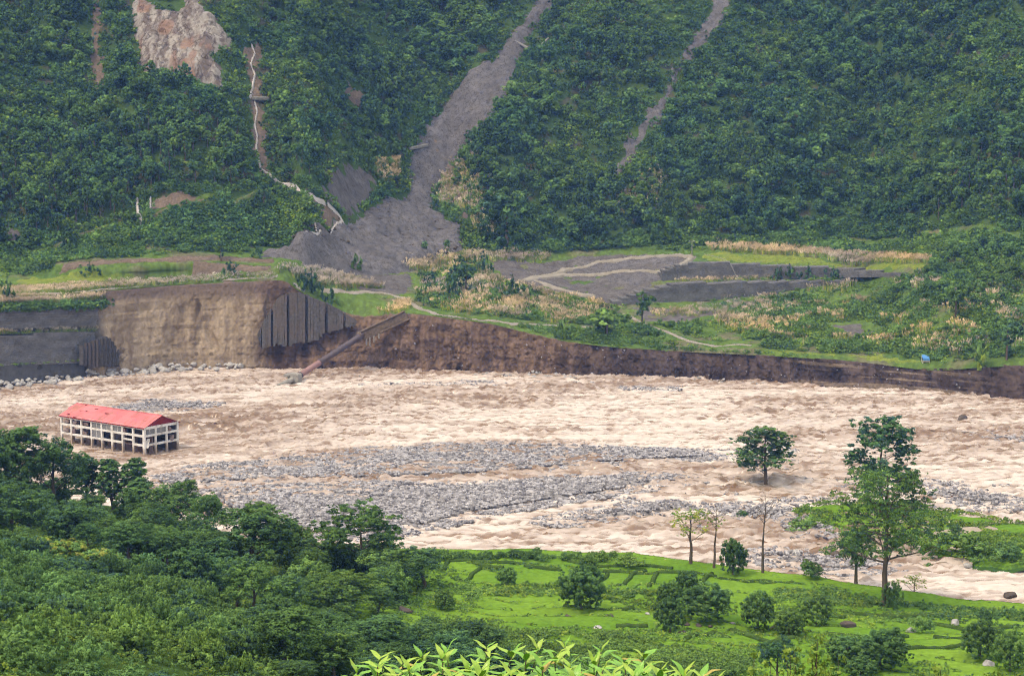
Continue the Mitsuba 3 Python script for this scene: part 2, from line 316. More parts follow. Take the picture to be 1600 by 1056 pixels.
# near side: heights between surveyed points, stepped into paddies on the flat
NEARPTS = np.array([[-188.87,438.96,2],[-131.99,421.42,2.2],[-91.98,390.85,2.4],[-72.3,368.08,2.4],[-56.47,359.09,2.4],[-44.33,352.21,2.4],[-33.1,350.52,2.4],[-21.99,349.25,2.3],[-6.92,351.87,2.2],[13.72,348.54,2.2],[35.23,344.19,2.2],[52.68,334.26,2.2],[67.32,322.01,2.2],[80.84,315.08,2.2],[98,310.17,2.2],[128.25,294.7,2.2],[-12.87,326.53,3.2],[25.5,323.35,3.4],[11.47,290.21,6.5],[47.77,302.33,4.2],[32.07,269.97,8],[77.07,278.11,5.5],[48.97,246.73,9.5],[79.79,251.27,8],[9.56,240.96,12],[-15.77,285.06,8],[-24.04,304.66,6],[109.72,251.27,8],[-36.94,312.39,7],[-59.87,316.84,9],[-41.26,261.02,15],[-64.67,273.54,18],[-87.27,317.24,14],[-109.35,348.5,12],[-146.56,339.68,14],[-70.88,224.83,31],[-43.26,136.23,46],[-33.71,154.4,40],[-25.66,184.67,30],[-16.82,211.92,21],[-77.18,177.63,40],[0,0,89.2],[0,12,84],[-60,12,84],[60,12,83],[0,30,73],[-60,50,66],[60,50,58],[0,60,55],[-80,80,58],[0,100,38],[60,100,33],[0,150,24],[90,160,17],[-150,40,80],[150,40,66],[0,-40,92],[-150,0,92],[150,0,88],[-40,120,42],[-220,150,66],[220,150,25]])
_rbf = RBFInterpolator(NEARPTS[:, :2] / 100, NEARPTS[:, 2], kernel='thin_plate_spline', smoothing=.02)
NX0, NY0, NNX, NNY = -300, -60, 601, 521


def _near_base():
    gx, gy = np.meshgrid(np.arange(NNX) + NX0, np.arange(NNY) + NY0, indexing='ij')
    q = np.stack([gx.ravel(), gy.ravel()], -1) / 100.
    z = np.concatenate([_rbf(c) for c in np.array_split(q, 20)]).reshape(gx.shape)
    return z


NB = _near_base()


def near_base(x, y):
    x, y = np.asarray(x, float), np.asarray(y, float)
    return map_coordinates(NB, [x.reshape(-1) - NX0, y.reshape(-1) - NY0], order=1, mode='nearest').reshape(x.shape)


SHORE = np.array([(-192.7,447.9,0),(-135,431,0),(-94.3,400.7,0),(-74.1,377.4,0),(-57.9,368.2,0),(-45.5,361.2,0),(-33.9,359.4,0),(-22.6,358.3,0),(-7.1,360.6,0),(4.3,361.7,0),(14.1,358.3,0),(25.4,358.3,0),(36.1,352.7,0),(45.1,347.3,0),(53.9,342,0),(61.3,337.9,0),(69,330,0),(82.8,322.9,0),(100.4,317.9,0),(131.4,302,-0)])[:, :2]


def shore_y(x):
    return np.interp(x, SHORE[:, 0], SHORE[:, 1])


def paddy_zone(x, y):
    """1 where the near ground is stepped fields"""
    return sstep(-42, -30, x + .10 * (y - 250) + 6 * (nz(x / 20, y / 20, 0, 2, 4) - .5)) * sstep(215, 228, y)


def near_z(x, y):
    x, y = np.asarray(x, float), np.asarray(y, float)
    z = near_base(x, y) + .5 * (nz(x / 9, y / 9, 0, 3, 31) - .5)
    zz = z + .9 * (nz(x / 22, y / 22, 0, 2, 32) - .5)
    st = .85
    k = np.floor(zz / st)
    fr = zz / st - k
    step = (k + sstep(.86, 1.0, fr)) * st + .4 * np.exp(-((fr - .84) / .05) ** 2)
    # cross bunds
    c1 = np.abs(((x + .35 * y + 7 * (nz(x / 30, y / 30, k, 2, 33) - .5)) / 13.0 + k * .37) % 1 - .5)
    bund = .26 * np.exp(-((.5 - c1) * 13 / .45) ** 2)
    w = paddy_zone(x, y)
    z = z * (1 - w) + (step + bund * (1 - sstep(.8, .9, fr))) * w
    off = shore_y(x) + 1.5 * (nz(x / 6, x * 0, 0, 3, 35) - .5) - y
    return np.where(off < 3, np.minimum(z, -2.0 + 4.2 * sstep(-2.5, 1.5, off)), z)


# ------------------------------------------------------------------ ground sheets
v = FAR.reshape(-1, 3)
f = tris(grid_faces(*FAR.shape[:2]))
rowid = np.arange(len(v)) // FAR.shape[1]
lim = np.searchsorted(SR, 4.05)
m = (rowid[f] <= lim).all(1)
struct('river_terrace', raw(*compact(v, f[m]), 'terrace_soil', smooth=True))
struct('hillside', raw(*compact(v, f[~m]), 'hill_soil', smooth=True))

# eroded river bank: a face from the water to the terrace edge
tb = np.concatenate([np.linspace(0, 2, 120, endpoint=False), np.linspace(2, 16, 1500, endpoint=False), np.linspace(16, 18, 120)])
e0, e1 = PchipInterpolator(TS, ROWS[0])(tb), PchipInterpolator(TS, ROWS[1])(tb)
e1z = far_z(e1[:, 0], e1[:, 1] + .4)
e1[:, 2] = np.where(np.abs(e1z - e1[:, 2]) < 3, e1z, e1[:, 2])
nb = 46
s = np.linspace(-.12, 1, nb)[:, None]
P = e0[None] * (1 - s[..., None]) + e1[None] * s[..., None]
prof = (np.clip(s, 0, 1) ** 1.6 - np.clip(s, 0, 1))  # talus at the foot, steep above
P[..., 1] += prof * 3.2
amp = 1 - np.exp(-((1 - s) / .05))
X, Zc = P[..., 0], P[..., 2]
rel = 3.0 * (nz(X / 14, Zc / 40, 0, 3, 11) - .5) + 1.3 * (nz((X + 5 * nz(X / 9, Zc / 7, 4, 2, 15)) / 3.2, Zc / 7, 3, 4, 12) - .5) + .9 * (nz(X / 1.1, Zc / 1.1, 5, 2, 13) - .5)
west = sstep(-168, -156, X)
tanf = sstep(-160, -150, X) * sstep(-98, -108, X)
rel = rel * (1 - .35 * tanf) * (1 + .5 * sstep(-95, -70, X))
rel += -1.3 * np.clip(nz((X + 6 * nz(X / 12, Zc / 8, 6, 2, 16)) / 4.5, Zc / 12, 9, 2, 14) - .62, 0, 1) * 6 + .8 * (nz(X / 25, Zc / 1.6, 2, 2, 17) - .5)
P[..., 1] -= rel * amp * (.25 + .75 * west) - 1.2 * (1 - west) * amp
P[-1] = e1 + [0, .6, .05]
struct('riverbank', raw(P.reshape(-1, 3), tris(grid_faces(nb, len(tb))), 'cliff', smooth=False), 'bare earth bank cut by the flood, from tan in the west to dark purple brown in the east')

# near hillside and paddies
ya = np.concatenate([np.arange(-50, 200, 4.0), np.arange(200, 236, 1.0), np.arange(236, 400, .55)])
xa = np.concatenate([np.arange(-290, -60, 3.0), np.arange(-60, 130, .62), np.arange(130, 290, 3.0)])
gx, gy = np.meshgrid(xa, ya)
gz = near_z(gx, gy)
gv = np.stack([gx, gy, gz], -1).reshape(-1, 3)
q = grid_faces(len(ya), len(xa))
f = tris(q)
keep = (gz.ravel()[f] > -1.9).any(1)
pz = paddy_zone(gx, gy).ravel()[f].mean(1) > .5
struct('near_slope', raw(*compact(gv, f[keep & ~pz]), 'near_soil', smooth=True))
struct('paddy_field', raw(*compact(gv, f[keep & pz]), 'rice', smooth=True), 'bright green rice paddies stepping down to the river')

# flooded river
res = .5
xs, ys = np.arange(-330, 330, res), np.arange(225, 690, res)
gx, gy = np.meshgrid(xs, ys)
far_edge = np.interp(gx, FLOW[:, 0], FLOW[:, 1])
bend = .34 * np.minimum(gx + 35, 0) + .04 * np.maximum(gx, 0)
vv = gy - bend
uu = gx + .25 * gy
warp = 5 * (nz(uu / 26, vv / 13, 0, 2, 41) - .5)
r1 = 1 - np.abs(2 * nz(uu / 9, (vv + warp) / 2.6, 0, 3, 42) - 1)
r2 = 1 - np.abs(2 * nz(uu / 4.0, (vv + warp) / 1.5, 5, 2, 43) - 1)
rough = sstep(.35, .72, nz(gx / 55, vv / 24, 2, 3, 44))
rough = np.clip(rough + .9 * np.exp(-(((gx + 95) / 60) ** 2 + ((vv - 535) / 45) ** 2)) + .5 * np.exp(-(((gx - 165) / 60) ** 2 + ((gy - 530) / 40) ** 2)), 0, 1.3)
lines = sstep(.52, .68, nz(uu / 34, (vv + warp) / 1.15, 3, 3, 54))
shade_dash = sstep(.54, .68, nz(uu / 3.4, (vv + warp) / 1.05, 7, 2, 45)) * (.45 + .55 * sstep(.3, .6, nz(gx / 30, vv / 12, 4, 3, 49)))  # brown dashes: shaded wave faces painted into the water colour, slightly sunk too
hgt = (.4 + 1.0 * rough) * 1.35 * (r1 ** 1.8 - .4) + 1.0 * (r2 ** 1.8 - .45) * (.6 + .6 * rough) + .8 * (nz(uu / 1.9, vv / 1.2, 3, 2, 47) - .5) - .35 * shade_dash
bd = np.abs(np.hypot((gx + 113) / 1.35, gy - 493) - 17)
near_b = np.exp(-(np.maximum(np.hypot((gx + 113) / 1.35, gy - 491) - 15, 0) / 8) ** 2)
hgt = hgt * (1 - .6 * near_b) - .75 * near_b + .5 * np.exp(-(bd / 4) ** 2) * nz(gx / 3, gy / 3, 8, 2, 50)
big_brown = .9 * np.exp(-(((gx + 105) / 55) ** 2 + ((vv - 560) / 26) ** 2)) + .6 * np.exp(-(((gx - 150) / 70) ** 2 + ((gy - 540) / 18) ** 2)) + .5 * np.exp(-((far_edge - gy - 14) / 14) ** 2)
foam_shade = np.clip(1.04 - .42 * lines - .85 * shade_dash - .48 * rough * sstep(.5, .85, r1) - .7 * np.clip(big_brown, 0, 1) * sstep(.32, .62, nz(uu / 9, vv / 3, 2, 3, 52)) - .15 * sstep(.4, .7, nz(uu / 40, vv / 9, 7, 3, 48)) + .3 * (nz(uu / 1.8, vv / 1.0, 1, 2, 46) - .5), 0, 1)  # cream foam against mud brown, with the painted wave shade taken off
wv = np.stack([gx, gy, hgt - .15], -1).reshape(-1, 3)
f = tris(grid_faces(len(ys), len(xs)))
ok = ((gy < far_edge + 5) & (gy > shore_y(gx) - 5) & (np.abs(gx) < .38 * gy + 25)).ravel()
f = f[ok[f].all(1)]
wv2, f2, fm = compact(wv, f, foam_shade.ravel())
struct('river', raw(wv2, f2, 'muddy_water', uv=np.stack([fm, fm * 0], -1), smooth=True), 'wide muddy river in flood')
WATER = (xs, ys, hgt - .15)


def water_z(x, y):
    x, y = np.asarray(x, float), np.asarray(y, float)
    return map_coordinates(WATER[2], [(y.reshape(-1) - ys[0]) / res, (x.reshape(-1) - xs[0]) / res], order=1, mode='nearest').reshape(x.shape)


# ------------------------------------------------------------------ sheets of other ground lying on the far side
BARE = []   # no trees on these
BARE0 = []


def drape(name, poly, bsdf, lift=.5, amp=.6, freq=6.0, res=.9, edge=2.5, label=None, ztop=far_z, bare=True, stretch=1.0, seed=50, ridge=0.0):
    pg = Polygon(poly).buffer(0)
    x0, y0, x1, y1 = pg.bounds
    ax, ay = np.arange(x0 - res, x1 + 2 * res, res), np.arange(y0 - res, y1 + 2 * res, res)
    gx, gy = np.meshgrid(ax, ay)
    wob = 3.4 * min(edge, 2.5) / 2.5
    wx, wy = gx + wob * (nz(gx / 5, gy / 5, 1, 3, 51) - .5) * 2, gy + wob * (nz(gx / 5, gy / 5, 7, 3, 52) - .5) * 2
    ins = shapely.contains_xy(pg, wx.ravel(), wy.ravel()).reshape(gx.shape)
    dist = distance_transform_edt(ins) * res
    z = ztop(gx, gy) + np.where(ins, lift * sstep(0, edge, dist) - .15, -.6) + amp * 2 * (nz(gx / freq, gy / freq / stretch, 0, 4, seed) - .5) * sstep(0, edge * 2, dist)
    if ridge:
        wq = 8 * (nz(gx / 20, gy / 20, 3, 3, seed + 5) - .5)
        z = z + ridge * (1 - np.abs(2 * nz((gx + wq) / 6.5, (gy + wq) / 4.0, 1, 3, seed + 4) - 1) ** .8) * sstep(0, edge * 2, dist)
    v = np.stack([gx, gy, z], -1).reshape(-1, 3)
    f = tris(grid_faces(len(ay), len(ax)))
    grow = distance_transform_edt(~ins) < 1.6
    if ztop is far_z:
        grow &= gy > np.interp(gx, FAR[0, :, 0], FAR[0, :, 1]) + .3
    f = f[grow.ravel()[f].all(1)]
    if bare:
        BARE.append(pg.buffer(5.5 if name == 'landslide' else 4.0))
        BARE0.append(pg.buffer(.6))
    return struct(name, raw(*compact(v, f), bsdf, smooth=True), label)


def ribbon(line, width):
    return LineString(line).buffer(width / 2, cap_style=2)


def strip(name, line, width, bsdf, label=None, lift=.35, **k):
    return drape(name, np.array(ribbon(line, width).exterior.coords), bsdf, lift=lift, amp=k.pop('amp', .1), res=k.pop('res', .6), edge=k.pop('edge', .8), label=label, **k)


drape('landslide', [(31.4,979),(13.7,951),(4.2,927.5),(-3.4,886),(-12.6,868.5),(-20.3,857.5),(-31.4,865),(-35.8,850.5),(-40.8,831.5),(-26,806),(-21.8,786),(-32.7,772),(-48.2,735),(-65.6,709),(-84.7,687),(-104.6,687.5),(-104.2,697.5),(-89,701.5),(-79.6,740),(-71.1,771.5),(-50.9,830),(-52,855),(-44.3,880),(-34.5,905),(-22.6,913.5),(-9.8,919.5),(-3.5,934),(7.9,953),(16.5,970.5),(19.3,981.5)], 'scree', lift=.6, amp=1.3, freq=9.0, stretch=2.2, ridge=3.0, label='grey scree of a landslide, narrow above and fanning out at the foot of the hill')
drape('rock_scar', [(-190.4,851.5),(-187.2,828),(-178.4,803.5),(-172.5,785),(-161,787.5),(-148.5,781),(-141.9,780.5),(-133.8,785),(-137.9,797.5),(-142.8,800),(-134.6,815.5),(-141.9,823),(-150.3,830.5),(-155.3,842),(-158.5,847.5),(-165.3,848),(-161.5,834),(-166,827.5),(-173.3,829.5),(-180.7,838),(-185.7,850.5)], 'pale_rock', lift=1.0, amp=2.2, freq=7, stretch=2.5, ridge=2.2, label='pale bare rock scar high on the left of the hill')
drape('rock_scar', [(-165.3,848),(-157.6,826),(-159.4,811.5),(-168.5,815.5),(-161,787.5),(-146.3,785),(-142.8,800),(-134.6,815.5),(-143.7,824.5),(-152,833.5),(-160.1,847.5)], 'pale_rock', lift=1.1, amp=2.2, freq=6, stretch=2.5, ridge=2.2, label='pale rock scar beside the larger one, streaked with red earth', seed=58)
drape('earth_scar', [(-211.1,854.5),(-204.1,820.5),(-195.8,786.5),(-191.2,785),(-199.6,820),(-208,855)], 'brown_earth', lift=.8, amp=.6, label='narrow brown earth gully far left')
drape('earth_scar', [(-82.6,834.5),(-80.9,844.5),(-75.8,851.5),(-75.1,843),(-80.4,827.5)], 'brown_earth', lift=.8, amp=.6, label='small bare earth patch above the middle of the hill')
drape('earth_scar', [(-132.5,822),(-123.2,837),(-121.7,826),(-122.3,812.5),(-118.9,800.5),(-114.9,782.5),(-108.3,752),(-113,745.5),(-120.9,776.5),(-126.5,803),(-130.1,815.5)], 'brown_earth', lift=.7, amp=.8, label='brown gully holding the waterfall')
drape('earth_scar', [(-106.2,753.5),(-93.3,737.5),(-85.5,743),(-80.1,745.5),(-75.3,754),(-81.3,734),(-84.6,734.5),(-88.2,736.5),(-97.9,740.5)], 'brown_earth', lift=.7, amp=.8, label='eroded bank left of the scree fan')
drape('earth_scar', [(-82.8,773),(-78.8,792.5),(-73.7,802),(-65,807.5),(-69.3,786),(-74.7,762.5),(-81.7,747),(-84.4,746.5)], 'grey_ground', lift=.7, amp=1.0, label='grey slip just above the scree fan')
drape('earth_scar', [(117.6,961),(128.8,963),(114.2,930.5),(93.7,907),(84.4,887),(76.3,870),(68.9,859),(63,849),(54.7,840.5),(48.9,840),(58.9,856),(68.9,868),(80.4,887.5),(92.7,911.5),(106,933)], 'scree', lift=.7, amp=1.4, freq=4, label='long grey gully right of the landslide')
drape('earth_scar', [(-157.6,718),(-151.9,720.5),(-137.7,718),(-131.3,716),(-139.5,712.5),(-153.2,712.5)], 'brown_earth', lift=.7, amp=.6, label='low brown cutting behind the left bench')
drape('earth_scar', [(-33.2,869),(-29.2,867),(-27,837.5),(-20.5,823.5),(-20.2,808),(-24.2,806),(-26.8,822.5),(-35,830.5),(-35.7,847)], 'brown_earth', lift=.5, amp=.8, label='brown bank along the right side of the scree')
drape('earth_scar', [(-213.9,700.5),(-212.1,701),(-203.3,692),(-203.7,687.5),(-207.2,687)], 'grey_ground', lift=.6, amp=.6, label='small grey slip at the far left')
drape('earth_scar', [(-42.9,879),(-35.8,885),(-33.5,877),(-36.4,866),(-39.9,870.5)], 'brown_earth', lift=1.6, amp=.5, label='orange brown earth in the landslide track', bare=False)
for ln, w, lb in (([(-128,829),(-125.6,825),(-126.6,816.5),(-123.7,811.5),(-124.1,803.5),(-124,794.5)], .9, 'upper fall'), ([(-121.5,793.5),(-119.6,788),(-119.9,780),(-117.6,774),(-116.8,766),(-113.6,755)], .85, 'lower fall'), ([(-113.2,754.5),(-107.1,752),(-99.3,744.5),(-93.1,736),(-87.4,740),(-83.4,744)], .8, 'stream below the falls'), ([(-82.4,745.5),(-77.7,749.5),(-76,749),(-79.3,737),(-82.9,714),(-88.5,697)], .8, 'stream at the foot of the gully'), ([(-161.8,720),(-160,713.5),(-157.5,708)], 1.1, 'left stream'), ([(-155.8,719),(-154.5,713.5)], .7, 'second left stream'), ([(-86.3,724.5),(-84,714.5)], .6, 'small fall above the scree')):
    strip('stream', ln, w, 'stream_water', 'whitish thread of falling water, ' + lb, lift=1.5, amp=.8, freq=3, res=.35, edge=.25)

drape('grey_flat', [(-9,776.5),(9,777.5),(30.3,787.5),(60.1,780.5),(82.6,772),(72.3,750),(59.6,735),(43.9,710),(28.1,727),(14.2,734),(0,736.5),(-10.2,755)], 'grey_ground', lift=.4, amp=.7, label='bare grey and brown levelled ground with tracks')
drape('grey_flat', [(23.9,775),(48,778),(79.5,770),(71.9,761),(47.3,766.5),(26.8,771.5)], 'scree', lift=1.0, amp=.7, label='dark earth bank between the two upper tracks')
drape('grey_flat', [(41.2,762.5),(69.4,749.5),(71.8,744.5),(57.1,739.5),(43.2,747)], 'scree', lift=1.0, amp=.7, label='dark earth bank below the lower track')
drape('grey_flat', [(-65.8,711.5),(-45.5,737.5),(-41.3,714),(-44.7,689),(-63.2,682.5),(-69.4,692)], 'grey_ground', lift=.4, amp=.4, label='grey silt below the scree fan')
drape('grey_flat', [(-93,666),(-84.2,674),(-82.6,668.5),(-92.1,666)], 'concrete', lift=.3, amp=.2, label='pale hardstanding at the cliff top')
drape('grey_flat', [(50.4,705),(65.3,703.5),(87.3,706),(88.7,695),(68.2,677.5),(55.4,682)], 'grey_ground', lift=.35, amp=.5, label='stony patch beside the lone tree')
drape('grey_flat', [(129.1,667),(139.9,669.5),(143.5,650),(132.9,647.5)], 'grey_ground', lift=.35, amp=.5, label='small bare patch among the dry grass')
drape('crop_field', [(86.6,770.5),(92.3,773.5),(112.4,768.5),(139.5,754.5),(162.2,726),(174.3,696),(169,685),(153.2,736),(121.6,751.5),(88.2,763)], 'yellow_crop', lift=.3, amp=.3, label='yellow green strip of crop behind the gabion steps')
drape('crop_field', [(-197.4,656),(-178.1,660),(-153.5,663.5),(-150.7,664.5),(-164.4,655.5),(-190.3,640.5)], 'yellow_crop', lift=.3, amp=.3, label='yellow green strip of grass on the left terrace')
drape('meadow', [(40.1,647),(62.2,642.5),(85.8,632.5),(112,628),(138.9,617.5),(153.1,607),(158.5,600.5),(150.2,604.5),(131.4,616),(97.2,627),(64.3,638),(44.9,643.5)], 'yellow_crop', lift=.2, amp=.2, label='short bright grass along the edge of the bank', bare=False)
strip('earth_scar', [(-180,662.5),(-161.9,667),(-140.3,674.5),(-123.1,680),(-97.3,683)], 5.0, 'brown_earth', 'dark brown earth step behind the left terrace grass', lift=.5, amp=.4)
strip('earth_scar', [(-129.7,673),(-114.2,673.5),(-98.5,672.5)], 5.0, 'brown_earth', 'second short brown earth step near the scree tip', lift=.5, amp=.4)
for ln_, w_ in (([(126.7,875.5),(143.6,867),(168.4,866.5)], 2.6), ([(-154.8,709.5),(-141,713.5),(-128.5,720.5)], 2.2), ([(-120.3,721),(-106.5,741),(-94.8,738)], 2.0), ([(5.1,901),(27.2,895.5),(50.9,893)], 2.4), ([(159.5,782.5),(185.9,744),(210.2,692)], 2.6), ([(-195,684.5),(-179.8,698),(-163.2,708)], 2.0)):
    strip('path', ln_, w_, 'terrace_soil', 'grassy bench path across the hillside', lift=.6)
strip('path', [(-78.1,674),(-63.1,681.5),(-51.9,689),(-44.8,682.5),(-37.2,663),(-27.9,655),(-15.1,651.5),(0,652.5),(20.6,664.5),(32.1,664.5)], 2.6, 'track', 'footpath along the top of the brown bank')
strip('path', [(92.3,635),(79.3,639.5),(68.8,646),(60.4,664),(52.6,680),(47.1,696)], 2.4, 'track', 'footpath past the lone tree')
strip('path', [(83.7,770.5),(59.8,776.5),(40.6,780),(23.8,773),(10.1,751.5),(3.4,739.5)], 2.8, 'track', 'upper track over the grey flat', lift=1.2)
strip('path', [(3.4,739.5),(23.7,768),(47.1,763.5),(66.8,753),(76.1,759),(83.7,770.5)], 2.8, 'track', 'lower track over the grey flat', lift=1.2)
strip('path', [(10.1,747),(19.9,738),(36.3,722.5)], 3.2, 'track', 'track leading down from the grey flat', lift=1.2)
strip('path', [(-192.9,624.5),(-175.4,631),(-157,645.5),(-137.6,660.5),(-112.9,665),(-94,666)], 2.2, 'track', 'pale track along the top of the tan cliff', bare=True)

# gravel bars and an island in the river
BARS = [[(-99.6,442.7,0),(-84.1,457.8,0),(-59.1,472.9,0),(-37.9,484.9,0),(-7.7,493.2,0),(19.2,491.1,0),(30.2,483.9,0),(48.8,480.8,0),(57,471,0),(36.4,465.2,0),(18,459.6,0),(3.5,450.6,0),(-17.4,444.5,0),(-41.3,440.2,0),(-65.2,438.5,0),(-79.8,433.5,0),(-92.7,430.2,0)],
        [(-80.8,425.4,0),(-59.4,433.5,0),(-34.3,437.7,0),(-13.5,431,0),(8.6,439.3,0),(27.8,444.5,0),(45.6,448.8,0),(50,440.2,0),(33.6,428.6,0),(16.4,417.6,0),(3.2,407.9,0),(-9.4,398.6,0),(-18.3,387.7,0),(-26.7,378.1,0),(-35.5,376.2,0),(-47.5,377.4,0),(-61.3,390.4,0),(-73.4,407.2,0)],
        [(9.2,391.1,0),(25.3,403.6,0),(41.8,410.1,0),(50.8,405,0),(31.1,395.8,0),(15.2,387.7,0)],
        [(56.1,408.6,0),(67.7,401.4,0),(76.1,387.7,0),(77.5,371.8,0),(71.1,368.8,0),(62.9,381.2,0),(55.5,393.1,0)],
        [(144.4,510.8,0),(156.1,513.1,0),(166.6,508.5,0),(160.4,489,0),(150.2,493.2,0)],
        [(52.2,358.3,0),(62.6,361.7,0),(72.9,356,0),(79.1,346.2,0),(67.9,344.6,0),(58,350.5,0)],
        [(110.8,425.4,0),(119.5,423.8,0),(127.5,411.6,0),(120.5,404.3,0),(113.3,413.1,0)],
        [(-139,557.7,-0),(-125.2,574.4,-0),(-104.5,571.5,-0),(-108.6,557.7,-0),(-127.9,547.2,-0)]]
BLB = ['upper grey gravel bar in the middle of the river', 'large lower grey gravel bar in the middle of the river', 'thin gravel bar near the paddies', 'stony bar left of the green island', 'gravel bar at the right edge of the river', 'stony shoal between the paddies and the island', 'stony shoal right of the tall trees', 'stony shoal behind the flooded building']


def flat0(x, y):
    return np.zeros(np.shape(x)) - .35


for pgn, lb in zip(BARS, BLB):
    drape('gravel_bar', np.array(pgn)[:, :2], 'bar_gravel', lift=1.2, amp=.22, freq=5, res=.8, edge=5, label=lb, ztop=flat0, bare=False)
ISLE = np.array([(68.3,400,0),(78.5,408.6,0),(90,410.1,0),(100.6,407.2,0),(109.7,399.3,0),(121.4,386.4,0),(132.6,374.9,0),(120.1,338.4,0),(108.8,345.2,0),(98.5,347.3,0),(91.6,358.3,0),(86.3,365.8,0),(76.1,380,0),(69.1,391.1,0)])[:, :2]


def island_z(x, y):
    z = 1.2 + .5 * nz(x / 15, y / 15, 0, 2, 61) + 1.0 * sstep(95, 125, x) * sstep(390, 360, y)
    k = np.floor(z / .5)
    return (k + sstep(.8, 1, z / .5 - k)) * .5


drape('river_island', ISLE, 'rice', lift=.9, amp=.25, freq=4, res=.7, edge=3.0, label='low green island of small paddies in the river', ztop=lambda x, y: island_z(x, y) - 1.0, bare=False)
drape('mud_field', np.array([(96.7,377.5,1.5),(105.2,382.7,1.5),(114.2,382.7,1.5),(114.9,377.5,1.5),(105.3,372.4,1.5),(95.9,370,1.5)])[:, :2], 'mud_field', lift=.95, amp=.03, res=.7, edge=2, label='bare pale mud field on the river island', ztop=lambda x, y: island_z(x, y) - .7, bare=False)


def stand_z(x, y):
    """height of what a thing stands on"""
    x, y = np.asarray(x, float), np.asarray(y, float)
    fe = np.interp(x, FLOW[:, 0], FLOW[:, 1])
    z = np.where(y > fe + 3, far_z(x, y), np.where(y < shore_y(x), near_z(x, y), -.2))
    return z


# ------------------------------------------------------------------ plants: prototypes
def cards(r, c, rad, n, size, pal, up=.35, shell=(.75, 1.05), clump=None, aspect=.62, droop=0.0, soft=.65):
    """n leaf sprays on the ellipsoid with centre c and radii rad"""
    c, rad = np.asarray(c, float), np.broadcast_to(np.asarray(rad, float), (3,))
    nc = clump or max(4, n // 22)
    d = r.normal(size=(nc, 3))
    d[:, 2] += up
    d /= np.linalg.norm(d, axis=1, keepdims=True)
    cc = d * r.uniform(*shell, (nc, 1))
    w = r.integers(0, nc, n)
    e = r.normal(size=(n, 3))
    e[:, 2] += .3
    e /= np.linalg.norm(e, axis=1, keepdims=True)
    cr = .34 * r.uniform(.6, 1.15, (nc, 1))
    p = (cc[w] + e * cr[w] * r.uniform(.5, 1, (n, 1))) * rad + c
    out = .55 * cc[w] + .75 * e
    out /= np.linalg.norm(out, axis=1, keepdims=True)
    face = out + .9 * r.normal(size=(n, 3)) * .8 + [0, 0, .35]
    face /= np.linalg.norm(face, axis=1, keepdims=True)
    t = np.cross(face, r.normal(size=(n, 3)))
    t[:, 2] -= droop
    t -= face * (t * face).sum(1, keepdims=True)
    t /= np.linalg.norm(t, axis=1, keepdims=True)
    b = np.cross(face, t)
    s = size * r.uniform(.65, 1.35, (n, 1))
    v = np.stack([p - t * s * .5, p + b * s * .5 * aspect - face * s * .1, p + t * s * .5 - face * s * .12, p - b * s * .5 * aspect - face * s * .1], 1)
    nn = soft * out + (1 - soft) * face
    nn /= np.linalg.norm(nn, axis=1, keepdims=True)
    pl = np.asarray(pal)[r.integers(0, len(pal), nc)][w]
    sh = np.clip(r.uniform(.25, .75, nc)[w] + r.uniform(-.25, .25, n), 0, 1)
    k = np.arange(n) * 4
    f = np.stack([np.stack([k, k + 1, k + 2], 1), np.stack([k, k + 2, k + 3], 1)], 1).reshape(-1, 3)
    return v.reshape(-1, 3), f, np.repeat(nn, 4, 0), np.repeat(np.stack([sh, pl], 1), 4, 0)


def merge(ms):
    o, fs = 0, []
    for m in ms:
        fs.append(m[1] + o)
        o += len(m[0])
    return np.vstack([m[0] for m in ms]), np.vstack(fs), np.vstack([m[2] for m in ms]), np.vstack([m[3] for m in ms])


def crown_shape(m):
    return raw(m[0], m[1], 'foliage', n=m[2], uv=m[3])


def blades(r, n, spread, h, w, pal, plume=0, plume_pal=BEIGE, lean=.35, plume_len=.5):
    v, f, nn, uv = [], [], [], []
    for i in range(n):
        a = r.uniform(0, 2 * np.pi)
        q = np.array([np.cos(a), np.sin(a), 0])
        root = q * spread * r.uniform(0, 1) ** .5
        hh = h * r.uniform(.6, 1.1)
        l = lean * r.uniform(.3, 1.2) * hh
        side = np.array([-np.sin(a + .7), np.cos(a + .7), 0]) * w * r.uniform(.7, 1.2)
        mid, tip = root + q * l * .35 + [0, 0, hh * .65], root + q * l + [0, 0, hh]
        k = len(v)
        v += [root - side, root + side, mid + side * .8, mid - side * .8, tip]
        f += [[k, k + 1, k + 2], [k, k + 2, k + 3], [k + 3, k + 2, k + 4]]
        nn += [q * .5 + [0, 0, .8]] * 5
        uv += [[r.uniform(.1, .4), pal[r.integers(len(pal))]]] * 5
        if i < plume:
            k = len(v)
            a2 = r.uniform(0, 6.28)
            d = np.array([np.cos(a2), np.sin(a2), 0]) * w * 1.6
            v += [tip - [0, 0, .1], tip + d + [0, 0, plume_len * .5], tip + q * plume_len * .35 + [0, 0, plume_len], tip - d + [0, 0, plume_len * .5]]
            f += [[k, k + 1, k + 2], [k, k + 2, k + 3]]
            nn += [q * .4 + [0, 0, .9]] * 4
            uv += [[r.uniform(.5, 1), plume_pal]] * 4
    return np.array(v, float), np.array(f), np.array(nn, float) / np.linalg.norm(nn, axis=1, keepdims=True), np.array(uv)


